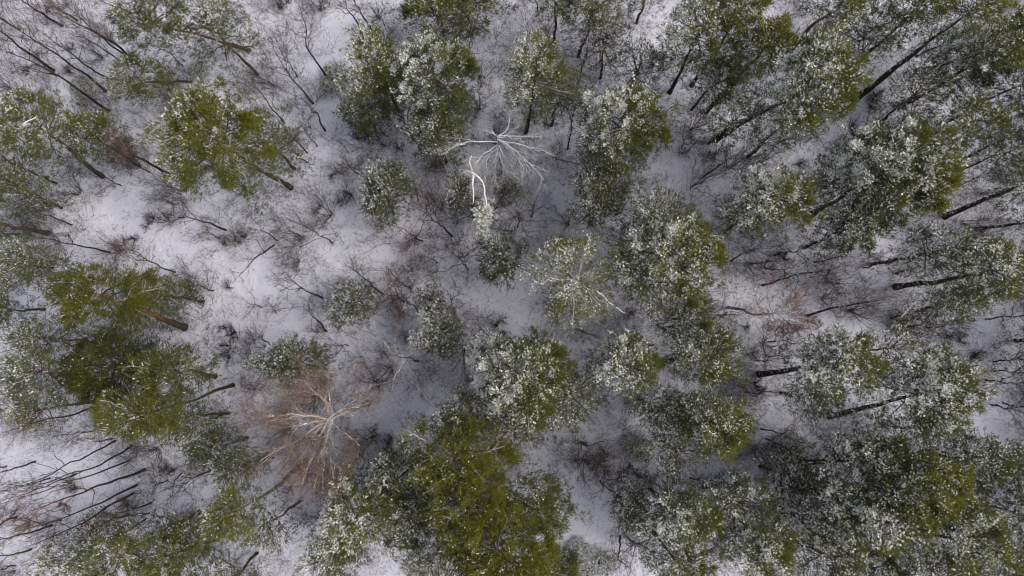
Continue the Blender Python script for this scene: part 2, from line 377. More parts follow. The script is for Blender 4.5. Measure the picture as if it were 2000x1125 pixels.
    hcl = rng.normal(size=nc) * 0.14; hc = np.zeros(len(TP)); hc[n1:n1 + n2] = hcl[j]
    hu = np.clip(hue * 0.88 + 0.02 + 0.36 * rel[:, 2] - 0.22 * wd + hc + 0.2 * no * rng.random(len(TP)), 0, 1)
    cl = np.sin(TP[:, 0] * 1.7 + ph[3]) + np.sin(TP[:, 1] * 1.9 + ph[4]) + np.sin(TP[:, 2] * 1.6 + ph[5])
    k = rng.random(len(TP)) < np.clip(0.85 + 0.25 * cl, 0.3, 1)
    needles(cr, rng, TP[k], TD[k], 8, sp[k], hu[k], length=bl * 1.1, width=0.045, dark=dark, fluff=.62 + .55 * snow)
    cr.obj('crown', [LEAF, WOOD], t, origin=B, kind='stuff')
    TREES.append((cx, cy, label))
    return t

# cx, cy, rx, ry (pixels of the crown), zc (height of its middle, None = from base), base pixel, snow, hue (0 grey-green, 1 olive), density, label
PINES = [
 (295, 45, 88, 75, None, (488, 97), .40, .22, .72, 'dark blue-green pine with reddish leaning trunk at the top edge, left of centre', dict(bl=.19)),
 (420, 60, 95, 65, 8, None, .45, .25, .45, 'thin grey-green pine right beside the reddish leaning trunk at top left'),
 (268, 158, 62, 52, None, (375, 158), .45, .50, .7, 'small olive pine with pale radiating branches, above the reddish bare crown at upper left', dict(pale=.7)),
 (425, 275, 108, 105, None, (570, 368), .33, .62, 1.15, 'large round olive pine in the upper left, its mossy trunk foot pointing lower right', dict(bark=1, pale=.5)),
 (520, 280, 75, 75, 7, None, .45, .3, .35, 'thin grey evergreen hugging the right side of the large upper-left olive pine'),
 (70, 245, 85, 70, None, (198, 345), .50, .45, .62, 'spreading olive pine at the left edge with a thick dark slanting trunk', dict(thick=1.3)),
 (175, 262, 62, 50, 6.5, None, .55, .42, .7, 'frosted pine just left of the reddish bare crown at upper left'),
 (55, 372, 85, 60, 4.5, None, .45, .25, .5, 'sparse grey-green pine at left edge above the thick dark trunk foot'),
 (10, 310, 50, 60, 6, None, .4, .5, .6, 'olive pine half cut off by the left edge, upper part'),
 (732, 135, 72, 80, 9.5, None, .70, .62, 1.1, 'yellowish pine with white left flank, first of the touching pair at top centre-left', dict(bl=.18)),
 (720, 215, 55, 50, 5.5, None, .45, .35, .7, 'lower olive pine tucked beneath the yellowish pine at top centre-left'),
 (850, 155, 80, 84, 10.5, None, .92, .30, 1.2, 'dark pine heavily flecked with snow, right of the touching pair at top centre-left', dict(bl=.19)),
 (855, 255, 68, 60, 8, None, .55, .30, .8, 'shaded dark-green pine below the snow-flecked pine at top centre-left'),
 (845, 20, 90, 58, None, (870, 86), .30, .62, .9, 'olive pine at the top edge with a slim red trunk showing below it'),
 (930, 15, 70, 62, None, (885, 82), .35, .5, .7, 'green pine at top edge beside the pair of slim red trunks, right-hand crown'),
 (1045, 150, 80, 92, 11, None, .70, .45, .8, 'frosted grey pine with yellow-green heart at top centre', dict(bl=.18)),
 (1095, 190, 62, 60, 7, None, .6, .25, .55, 'thin grey-green pine at right below the yellow-hearted pine at top centre'),
 (1160, 15, 75, 50, None, (1130, 108), .40, .50, .8, 'green pine at the top edge over a reddish-brown trunk, right of top centre'),
 (1085, -15, 60, 50, None, (1083, 86), .5, .35, .7, 'pine cut off by the top edge above a short black trunk'),
 (1262, -30, 55, 45, None, (1244, 46), .5, .35, .7, 'pine beyond the top edge whose black trunk slants into view'),
 (1215, 245, 90, 82, 10, None, .95, .50, 1.2, 'bright snow-loaded pine with yellow-green heart, right of the white dead tree', dict(bl=.18)),
 (1175, 350, 65, 60, 6, None, .5, .28, .7, 'dark low evergreen under the bright snow-loaded pine'),
 (1165, 405, 58, 42, 5, None, .75, .22, .7, 'small blue-grey frosted evergreen directly above the yellow-centred open pine', dict(name='small_evergreen')),
 (1370, 55, 88, 70, 12, None, .80, .60, 1.0, 'pine with white left side at the top edge, first of the cluster right of centre'),
 (1450, 20, 62, 50, 13, None, .4, .75, .9, 'yellow-green pine touching the top edge in the right-of-centre cluster'),
 (1500, 85, 62, 55, 13, None, .25, .85, 1.1, 'vivid olive pine with hardly any snow in the upper right cluster'),
 (1400, 155, 65, 55, None, (1350, 215), .60, .45, .7, 'frosted open pine below the white-sided pine at top right of centre'),
 (1592, 165, 84, 92, None, (1395, 272), .75, .62, 1.2, 'large pine, white left and olive right, with long dark trunk slanting to lower left', dict(thick=1.25)),
 (1540, 235, 70, 60, 9, None, .55, .3, .6, 'grey-green pine filling the gap under the large white and olive pine at upper right'),
 (1440, 230, 62, 50, 7, None, .55, .22, .5, 'sparse grey evergreen beside the long slanting trunk at upper right'),
 (1640, 15, 62, 48, 12, (1540, 100), .5, .5, .8, 'green pine at the top edge between the two large upper-right clusters'),
 (1790, 15, 85, 58, None, (1650, 148), .45, .62, 1.0, 'olive pine at the top edge with two long dark trunks reaching down left', dict(thick=1.25)),
 (1910, 12, 70, 45, None, (1672, 192), .35, .62, 1.0, 'olive pine near the top right corner on a very long slanting trunk', dict(thick=1.3)),
 (1915, 105, 72, 72, None, (1770, 140), .85, .40, 1.15, 'dark pine with a white snow patch at its left, near the top right corner'),
 (1985, 75, 48, 65, 13, None, .3, .75, 1.0, 'yellow-green pine cut by the right edge near the top corner'),
 (1890, 245, 85, 55, 9, None, .35, .40, .7, 'dull dark-green pine under the white-patched pine at the right'),
 (1960, 300, 60, 50, 7, None, .5, .2, .6, 'dark grey evergreen at the right edge in the upper third'),
 (1735, 330, 112, 100, 12.5, None, 1.0, .38, 1.25, 'biggest snow-white pine on the right, its right side yellow-green', dict(bl=.19)),
 (1818, 355, 52, 75, 13, None, .35, .85, 1.1, 'yellow-green pine merged with the right flank of the biggest white pine'),
 (1668, 440, 72, 60, 8, None, .7, .22, .9, 'dark blue-green pine beneath the lower left of the biggest white pine'),
 (1505, 390, 92, 76, 11, None, .90, .52, 1.1, 'whitish round pine left of the biggest white pine', dict(bl=.18)),
 (1310, 500, 112, 100, 11.5, None, .72, .58, 1.25, 'large dense dome-shaped pine at the centre right', dict(bl=.18)),
 (1280, 420, 70, 45, 8, None, .6, .35, .6, 'grey-green pine peeping out above the large dome-shaped pine'),
 (1120, 545, 102, 100, 11, None, .62, 1.0, .58, 'open pale yellow pine at image centre with branches radiating like spokes', dict(pale=.85, name='open_pine_tree', bl=.16)),
 (972, 503, 50, 54, 5, None, .45, .40, .95, 'small rounded evergreen left of the open yellow pine', dict(name='small_evergreen')),
 (752, 372, 55, 68, 6.5, None, .60, .18, 1.0, 'small blue-grey evergreen left of the white dead tree', dict(name='small_evergreen')),
 (690, 592, 52, 48, 5, None, .55, .25, .8, 'small grey-green evergreen between the bright clearing and the frosted evergreen', dict(name='small_evergreen')),
 (858, 645, 48, 58, 6, None, .80, .30, .95, 'small frosted evergreen with feathery shoots left of centre', dict(name='small_evergreen')),
 (840, 585, 34, 28, 4.5, None, .95, .2, .7, 'little white-sprayed evergreen on top of the feathery frosted one', dict(name='small_evergreen')),
 (893, 372, 22, 45, 3, None, .85, .3, .8, 'narrow dark evergreen behind the bent white boughs', dict(name='small_evergreen')),
 (1022, 738, 98, 92, 11.5, None, .85, .58, 1.25, 'cream-flecked dome-shaped pine below the open yellow pine', dict(bl=.17)),
 (1110, 770, 70, 70, 8, None, .6, .28, .6, 'thin grey-green pine on the right of the cream-flecked dome'),
 (1000, 830, 70, 40, 7, None, .6, .25, .6, 'shaded grey evergreen under the lower edge of the cream-flecked dome'),
 (1225, 712, 76, 74, 10.5, None, .85, .42, 1.05, 'frosted pine between the cream-flecked dome and the green pine at centre right', dict(bl=.18)),
 (1380, 695, 78, 66, 11, None, .62, .55, 1.05, 'green-hearted pine below the large dome-shaped pine', dict(bl=.18)),
 (1330, 625, 80, 50, 7, None, .65, .2, .6, 'blue-grey thin evergreen between the large dome-shaped pine and the green-hearted one'),
 (1395, 828, 66, 62, 11, None, .50, .78, 1.15, 'compact olive pine with yellow right side at lower right of centre'),
 (1300, 800, 70, 60, 7, None, .7, .22, .6, 'grey frosted evergreen left of the compact olive pine'),
 (1320, 880, 60, 45, 6, None, .6, .2, .5, 'thin grey evergreen below left of the compact olive pine'),
 (1640, 712, 86, 76, None, (1485, 732), .70, .45, 1.05, 'frosted pine with a black trunk stub sticking out to its left', dict(thick=1.3)),
 (1590, 770, 60, 55, 7, None, .6, .2, .5, 'grey thin evergreen beneath the frosted pine with black stub'),
 (1812, 762, 90, 84, None, (1622, 814), .82, .45, 1.2, 'cream-white round pine at the right with black trunk at its lower left', dict(thick=1.2)),
 (1745, 680, 60, 50, 8, None, .6, .25, .5, 'thin grey-green pine between the two round pines at the right'),
 (1935, 530, 80, 76, None, (1750, 560), .65, .58, 1.0, 'frosted pine at the right edge on a thick black slanting trunk', dict(thick=1.4)),
 (1830, 490, 75, 60, 9, None, .7, .2, .55, 'thin silver-grey pine above the thick black slanting trunk at the right'),
 (1850, 590, 75, 55, 4, None, .65, .2, .55, 'thin silver-grey pine below the thick black slanting trunk at the right'),
 (2040, 340, 70, 70, None, (1846, 423), .6, .4, .9, 'pine beyond the right edge with a black slanting trunk foot in view', dict(thick=1.35)),
 (2060, 425, 60, 60, None, (1918, 446), .6, .3, .9, 'pine past the right edge on a slimmer slanting trunk'),
 (2075, 665, 60, 60, None, (1980, 665), .6, .3, .9, 'pine past the right edge whose thick black foot just enters the frame', dict(thick=1.5)),
 (1690, 900, 85, 66, None, (1567, 903), .90, .40, 1.05, 'snowy pine at lower right above a black slanting trunk', dict(thick=1.35)),
 (1640, 980, 70, 62, 10, None, .85, .35, 1.0, 'white-flecked pine at lower right below the black slanting trunk'),
 (1800, 950, 90, 66, 12.5, None, .40, .80, 1.15, 'broad yellow-olive pine in the lower right corner region'),
 (1730, 1020, 82, 66, 12, None, .85, .50, 1.1, 'cream-white pine under the broad yellow-olive pine at lower right'),
 (1880, 1040, 92, 72, 12, None, .70, .58, 1.1, 'frosted olive pine near the bottom right corner'),
 (1900, 905, 75, 55, 8, None, .6, .25, .7, 'grey thin pine above the bottom right corner group'),
 (1965, 1095, 55, 50, 10, None, .5, .5, .9, 'pine cut by the bottom right corner'),
 (1990, 915, 38, 52, 8, None, .35, .25, .9, 'dark evergreen cut by the right edge in the lower part'),
 (1620, 1085, 80, 50, 8, None, .75, .22, .7, 'blue-grey frosted pine at the bottom edge, right part'),
 (1330, 1010, 82, 70, 10.5, None, .75, .42, 1.05, 'frosted round pine near the bottom edge, right of the snowy strip'),
 (1228, 995, 38, 45, 5, None, .70, .2, .9, 'small blue-grey evergreen at the right edge of the snowy strip', dict(name='small_evergreen')),
 (1440, 980, 75, 62, 8, None, .75, .22, .7, 'silver-grey open pine right of the frosted round pine at the bottom'),
 (1480, 1070, 85, 62, 10, None, .72, .50, .95, 'frosted pine on the bottom edge with olive tips, right of centre'),
 (1330, 1105, 70, 45, 10, None, .6, .58, .95, 'olive-tinged pine on the bottom edge below the frosted round pine'),
 (1540, 930, 62, 50, 6, None, .7, .18, .5, 'thin bluish evergreen left of the black slanting trunk at lower right'),
 (700, 1010, 82, 82, 11, None, .85, .55, 1.1, 'white-flecked pine with olive heart at the bottom, left of centre', dict(bl=.18)),
 (765, 945, 62, 55, 9, None, .85, .35, .85, 'whitish pine squeezed between the olive-hearted pine and the big olive crown'),
 (650, 1085, 60, 52, 8, None, .8, .25, .7, 'pale grey pine at the bottom edge, left of centre'),
 (800, 1010, 50, 60, 9, None, .75, .3, .7, 'grey-white pine left of the big olive crown at the bottom'),
 (890, 895, 112, 78, 11, None, .16, .78, 1.1, 'big olive pine at bottom centre, upper crown of three', dict(pale=.65)),
 (905, 985, 95, 84, 11.5, None, .12, .85, 1.1, 'big olive pine at bottom centre, middle crown of three', dict(pale=.6)),
 (970, 1070, 112, 80, 12, None, .12, .85, 1.2, 'big olive pine at bottom centre, lowest crown cut by the bottom edge', dict(pale=.5)),
 (1045, 985, 75, 60, 8.5, None, .30, .45, .85, 'green pine with pale drooping branches right of the big olive crowns', dict(pale=.8)),
 (905, 815, 62, 48, 9, None, .45, .55, .8, 'brownish-green pine above the big olive crowns, left of the cream-flecked dome'),
 (835, 1095, 55, 42, None, (857, 1042), .55, .55, 1.0, 'pine on the bottom edge below a short red trunk'),
 (1085, 1110, 55, 35, 7, None, .3, .35, .8, 'dark green pine on the bottom edge right of the big olive crowns'),
 (205, 580, 108, 68, None, (360, 640), .10, .68, 1.0, 'snow-free olive pine on the left with red-brown trunk pointing right', dict(bark=2, pale=.6, thick=1.5, dark=.8)),
 (295, 570, 60, 45, 5.5, None, .15, .68, .8, 'olive side crown right of the snow-free olive pine on the left'),
 (60, 520, 75, 55, 9, None, .35, .30, .6, 'grey-green thin pine at the left edge above the snow-free olive pine'),
 (-50, 425, 50, 50, None, (94, 455), .35, .5, .9, 'pine outside the left edge whose thick brown trunk foot lies in view', dict(thick=1.5, bark=2)),
 (-10, 600, 45, 40, None, (90, 605), .3, .4, .8, 'pine cut by the left edge, its mossy trunk level with the olive pine', dict(bark=1)),
 (205, 718, 72, 66, 11.5, None, .06, .50, 1.35, 'deep green dense pine without snow at the left', dict(dark=.62)),
 (340, 725, 88, 48, 10, (418, 735), .16, .52, .8, 'mid-green pine right of the deep green dense pine', dict(dark=.85)),
 (280, 808, 88, 48, None, (455, 752), .16, .68, .95, 'yellow-olive pine above the bare grove with mossy trunk pointing right', dict(bark=1, dark=.85, thick=.75)),
 (355, 815, 72, 52, 7, None, .25, .45, .6, 'thin green pine right of the yellow-olive one above the bare grove'),
 (85, 725, 80, 66, 9, (122, 750), .60, .22, .5, 'sparse silver-grey pine at the left edge beside the deep green pine'),
 (90, 660, 70, 45, 8, None, .5, .28, .5, 'thin grey pine between the snow-free olive pine and the left edge'),
 (75, 800, 50, 40, 7, None, .6, .3, .6, 'small grey-green pine above the bare grove at the left edge'),
 (410, 872, 52, 38, 6, None, .40, .25, .8, 'small grey-green evergreen left of the bare birch', dict(name='small_evergreen')),
 (455, 905, 38, 56, 7, None, .45, .42, .9, 'small narrow green evergreen below left of the bare birch', dict(name='small_evergreen')),
 (452, 1008, 52, 48, None, (597, 902), .30, .62, 1.1, 'round olive pine with flecked trunk reaching up to the bare birch', dict(bark=3)),
 (525, 1020, 50, 52, 6, None, .55, .22, .5, 'thin grey pine right of the round olive pine at lower left'),
 (225, 1090, 92, 52, 9, (390, 1000), .40, .50, .9, 'green pine on the bottom edge in the lower left'),
 (330, 1085, 78, 60, None, (428, 1052), .45, .52, .95, 'frosted green pine on the bottom edge with dark trunk to its right', dict(bark=1)),
 (360, 1030, 62, 36, 6, None, .65, .22, .6, 'grey frosted pine below the bare grove'),
 (190, 1030, 32, 34, 4, None, .55, .22, .6, 'small grey evergreen among the bare grove trunks', dict(name='small_evergreen')),
 (125, 1095, 55, 40, 6, None, .6, .3, .6, 'grey-green pine in the bottom left corner region'),
 (440, 1140, 60, 50, None, (501, 1081), .4, .4, .8, 'pine below the bottom edge with its brown trunk slanting into view', dict(bark=1)),
 (575, 705, 82, 40, 6, None, .65, .28, .85, 'low frosted evergreen behind the upper branches of the bare birch', dict(name='small_evergreen')),
 (2010, 160, 60, 60, 10, None, .6, .3, .9, 'dark pine cut by the right edge below the yellow-green corner pine'),
 (2020, 250, 55, 50, 9, None, .5, .3, .8, 'evergreen at the right edge between the two upper dark groups'),
 (2010, 1010, 60, 60, 10, None, .6, .45, .9, 'frosted pine cut by the right edge near the bottom corner'),
 (1820, 1115, 75, 50, 10, None, .7, .45, 1.0, 'frosted pine on the bottom edge towards the right corner'),
 (1720, 1120, 70, 45, 8, None, .75, .25, .9, 'silvery pine on the bottom edge, third from the right corner'),
 (1560, 1010, 62, 55, 7, None, .75, .22, .6, 'silvery thin pine left of the white-flecked pine at lower right'),
 (1830, 850, 70, 40, 6, None, .6, .2, .4, 'very thin grey evergreen under the cream-white round pine'),
 (1180, 80, 60, 55, 6, None, .6, .15, .4, 'thin grey evergreen beside the reddish-brown trunk right of top centre'),
 (1700, 60, 70, 60, 7, None, .5, .18, .45, 'sparse dark evergreen left of the two long trunks at top right'),
 (1790, 180, 75, 55, 6, None, .55, .15, .45, 'sparse dark evergreen among the long trunks at upper right'),
 (1250, 130, 60, 55, 6, None, .5, .15, .35, 'very thin grey evergreen under the pines right of top centre', dict(name='small_evergreen')),
]
BK = {1: BARK_MOSS, 2: BARK_PINE, 3: BARK_BIRCH}
for i, p in enumerate(PINES):
    kw = dict(p[10]) if len(p) > 10 else {}
    if p[5] is not None and p[4] is None and 'bark' not in kw and i % 2: kw['bark'] = None
    kw['bark'] = BK.get(kw.get('bark'), BARK_DARK if (p[0] > 1330 or 1000 < p[0] < 1100) else BARK_PINE)  # darker bark on right-hand pines puts the shade of their unlit sides into colour
    small = kw.get('name') == 'small_evergreen'
    f = 1.05 if p[8] >= 1.15 else .93 if p[0] > 1150 and p[8] > .75 else 1.0
    evergreen(i, p[0], p[1], p[2] * f, p[3] * f, p[4], p[5], p[6], p[7] * (.6 if small else 1), p[8] * (.85 if small else .8 if p[8] <= .6 else 1.4 if p[8] >= 1.15 else 1.12), p[9], **kw)

# the stand goes on beyond the frame: copies of whole trees, parts and all
nth = {}
ORD = ['', 'second ', 'third ', 'fourth ', 'fifth ', 'sixth ', 'seventh ', 'eighth ', 'ninth ', 'tenth ', 'eleventh ', 'twelfth ', 'thirteenth ',
       'fourteenth ', 'fifteenth ', 'sixteenth ', 'seventeenth ', 'eighteenth ', 'nineteenth ', 'twentieth ', 'twenty-first ', 'twenty-second ', 'twenty-third ', 'twenty-fourth ']
roots = [o for o in COL.objects if o.type == 'EMPTY' and o.name.startswith('pine_tree')]
rb_ = np.random.default_rng(11)
RING = [(37 + 2.5 * rb_.random(), y_ + rb_.normal() * .8) for y_ in np.arange(-17, 27, 4.2)] + [(41.5 + 2 * rb_.random(), y_ + rb_.normal()) for y_ in np.arange(-15, 30, 5.5)] \
     + [(x_ + rb_.normal() * .8, -21.5 - 2.5 * rb_.random()) for x_ in np.arange(-24, 36, 4.6)] + [(x_ + rb_.normal() * .8, 28 + 2.5 * rb_.random()) for x_ in np.arange(-30, 42, 5.2)]
kids = {}
for o in COL.objects:
    if o.parent is not None: kids.setdefault(o.parent.name, []).append(o)
for i, (x_, y_) in enumerate(RING):
    src = roots[(i * 37 + 5) % len(roots)]
    c = src.copy(); COL.objects.link(c); c.location = (x_, y_, gz(x_, y_)); c.rotation_euler = (0, 0, 0)
    edge = 'right' if x_ > 36.5 else 'left' if x_ < -38 else 'bottom' if y_ < 0 else 'top'
    nth[edge] = nth.get(edge, 0) + 1
    c['label'] = f"snow-dusted pine out of view past the {edge} edge, {ORD[nth[edge] - 1].strip() or 'first'} of its row"; c['group'] = 'pines beyond the edges of the picture'
    for ch in kids[src.name]:
        d = ch.copy(); COL.objects.link(d); d.parent = c

# ------------------------------------------------------------------ labels that place the small things by things one can find
LAND = [
 (960, 290, 'the white dead tree'), (640, 820, 'the bare birch'), (490, 560, 'the bright clearing'), (1120, 545, 'the open yellow pine'),
 (1310, 500, 'the large dome-shaped pine'), (1022, 738, 'the cream-flecked dome pine'), (1740, 335, 'the biggest white pine'),
 (425, 275, 'the large upper-left olive pine'), (205, 580, 'the snow-free olive pine'), (752, 372, 'the blue-grey small evergreen'),
 (900, 960, 'the big olive crowns'), (1550, 605, 'the right-hand reddish bare crown'), (1390, 828, 'the compact olive pine'),
 (1812, 762, 'the cream-white round pine'), (240, 240, 'the upper-left reddish bare crown'), (150, 950, 'the bare grove'),
 (1592, 165, 'the large white and olive pine'), (850, 150, 'the snow-flecked dark pine'), (1215, 245, 'the bright snow-loaded pine'),
 (1330, 1010, 'the frosted round pine'), (205, 718, 'the deep green pine'), (858, 645, 'the feathery frosted evergreen'),
 (1800, 950, 'the broad yellow-olive pine'), (1935, 530, 'the frosted pine at right edge'), (1150, 1000, 'the snowy strip at bottom'),
 (1045, 150, 'the yellow-hearted pine at top'), (1500, 390, 'the whitish round pine'), (690, 592, 'the grey-green small evergreen'),
]
PENDING = []
def later_label(o, look, px, py): PENDING.append((o, look, px, py))
def write_labels():
    groups = {}
    for o, look, px, py in PENDING:
        d, lx, ly, nm = min(((px - a) ** 2 + (py - b) ** 2, a, b, n) for a, b, n in LAND)
        dx, dy = px - lx, py - ly
        side = ('right of' if dx > 0 else 'left of') if abs(dx) > abs(dy) else ('below' if dy > 0 else 'above')
        groups.setdefault((look, side, nm), []).append((d, o))
    for (look, side, nm), l in groups.items():
        l.sort(key=lambda x: x[0])
        for k, (d, o) in enumerate(l):
            o['label'] = f'{look}, {ORD[k]}nearest {side} {nm}' if len(l) > 1 else f'{look} {side} {nm}'

# ------------------------------------------------------------------ bare trees
def rot_about(v, axis, ang):
    axis = unit(axis); c, s = np.cos(ang)[..., None], np.sin(ang)[..., None]
    return v * c + np.cross(axis, v) * s + axis * (np.sum(axis * v, -1, keepdims=True)) * (1 - c)
def fan(rng, p, d, spread):
    """directions scattered about d"""
    r = unit(np.cross(d, rng.normal(size=d.shape)))
    return unit(d * np.cos(spread)[:, None] + r * np.sin(spread)[:, None])
def twig_cloud(mb, rng, BP, col, levels, length, width, per=5, up=0.25, spread=0.6):
    """fine twigs that fork off the points of branches BP (n,m,3)"""
    n, m, _ = BP.shape
    T = unit(np.gradient(BP, axis=1))
    s = rng.uniform(0.25, 1.0, (n, per)) * (m - 1); i = np.minimum(s.astype(int), m - 2); f = (s - i)[..., None]
    r = np.arange(n)[:, None]
    P = (BP[r, i] * (1 - f) + BP[r, i + 1] * f).reshape(-1, 3); D = T[r, i].reshape(-1, 3)
    ln = length * (1.15 - 0.6 * (s / (m - 1)).ravel()) * rng.uniform(0.6, 1.25, len(P))
    for lv in range(levels):
        D = fan(rng, P, D, rng.uniform(0.25, 1.0, len(P)) * spread / 0.6) + np.array([0, 0, up]); D = unit(D)
        Q = P + D * ln[:, None]
        # a bend half way
        M = (P + Q) / 2 + rng.normal(size=P.shape) * (0.08 * ln)[:, None]
        cc = col * rng.uniform(0.65, 1.35, (len(P), 1))
        mb.blades(P, M + (M - P) * 0.15, width, cc, 0, rng); mb.blades(M, Q, width * 0.8, cc, 0, rng)
        k = 3
        t = rng.uniform(0.2, 0.95, (len(P), k))[..., None]
        P = (M[:, None] * (1 - t) + Q[:, None] * t).reshape(-1, 3); D = np.repeat(D, k, 0); ln = np.repeat(ln, k) * 0.55; width *= 0.8

def bare_tree(seed, pts, look, r0=0.07, nb=6, blen=0.3, tcol=(0.10, 0.08, 0.075), per=6, levels=2, bark=None, tw=0.022, name='bare_tree', zmax=13.0,
              label=None, start=0.4, elev=(0.5, 1.1), spread=0.6, group='slender leafless trees', up=0.25, side=0.0):
    rng = np.random.default_rng(5000 + seed)
    B = at(*pts[0]); B[2] = gz(B[0], B[1])
    W = [B]
    for (x, y) in pts[1:]:
        q = above(B, x, y, W[-1][2] + 0.25, zmax); W.append(q)
    Ht = W[-1][2]
    n = 14
    ax = wobble(spline([B - [0, 0, 0.15]] + [B] + W[1:], n), rng, 0.07)
    u = np.linspace(0, 1, n); rad = r0 * (1 - 0.86 * u) + r0 * 0.35 * np.exp(-u * 25)
    t = root(name, B, label or '', 'tree', group)
    m = MB(); m.tubes(ax[None], rad[None], 7, (0.1, 0.1, 0.1)); m.obj('trunk', [bark or BARK_DARK], t, True, origin=B)
    s = start + (0.98 - start) * (np.arange(nb) + rng.random(nb) * 0.8) / nb
    i = np.minimum((s * (n - 1)).astype(int), n - 2); f = (s * (n - 1) - i)[:, None]
    P0 = ax[i] * (1 - f) + ax[i + 1] * f
    az = np.arange(nb) * 2.4 + rng.random() * 6 + rng.normal(size=nb) * 0.3
    el = rng.uniform(elev[0], elev[1], nb)
    D = np.stack([np.cos(az) * np.cos(el), np.sin(az) * np.cos(el), np.sin(el)], 1)
    L = blen * max(Ht, 2.0) * (1.2 - 0.75 * s) * rng.uniform(0.7, 1.25, nb) + 0.25
    k = 6; ss = np.linspace(0, 1, k)
    BP = P0[:, None] + D[:, None] * (L[:, None] * ss)[..., None] + np.array([0, 0, 1.0]) * (0.12 * L[:, None] * ss ** 2)[..., None]
    BP[:, 1:] += rng.normal(size=(nb, k - 1, 3)) * (0.045 * L)[:, None, None]
    BR = (rad[i] * 0.55)[:, None] * (1 - 0.75 * ss) + 0.004
    for j in range(nb):
        m = MB(); m.tubes(BP[j:j + 1], BR[j:j + 1], 5, np.array(tcol) * rng.uniform(0.7, 1.1)); m.obj('branch', [WOOD if bark is None else bark], t, True, origin=B)
    tm = MB(); col = np.array(tcol)
    src = np.concatenate([BP, spline(ax[n // 2:], k)[None]], 0)
    twig_cloud(tm, rng, src, col, levels, 0.45 * float(np.mean(L)) + 0.12, tw, per=per, spread=spread, up=up)
    tm.obj('twigs', [WOOD], t, origin=B, kind='stuff')
    if label is None: later_label(t, look, *pts[0])
    return t

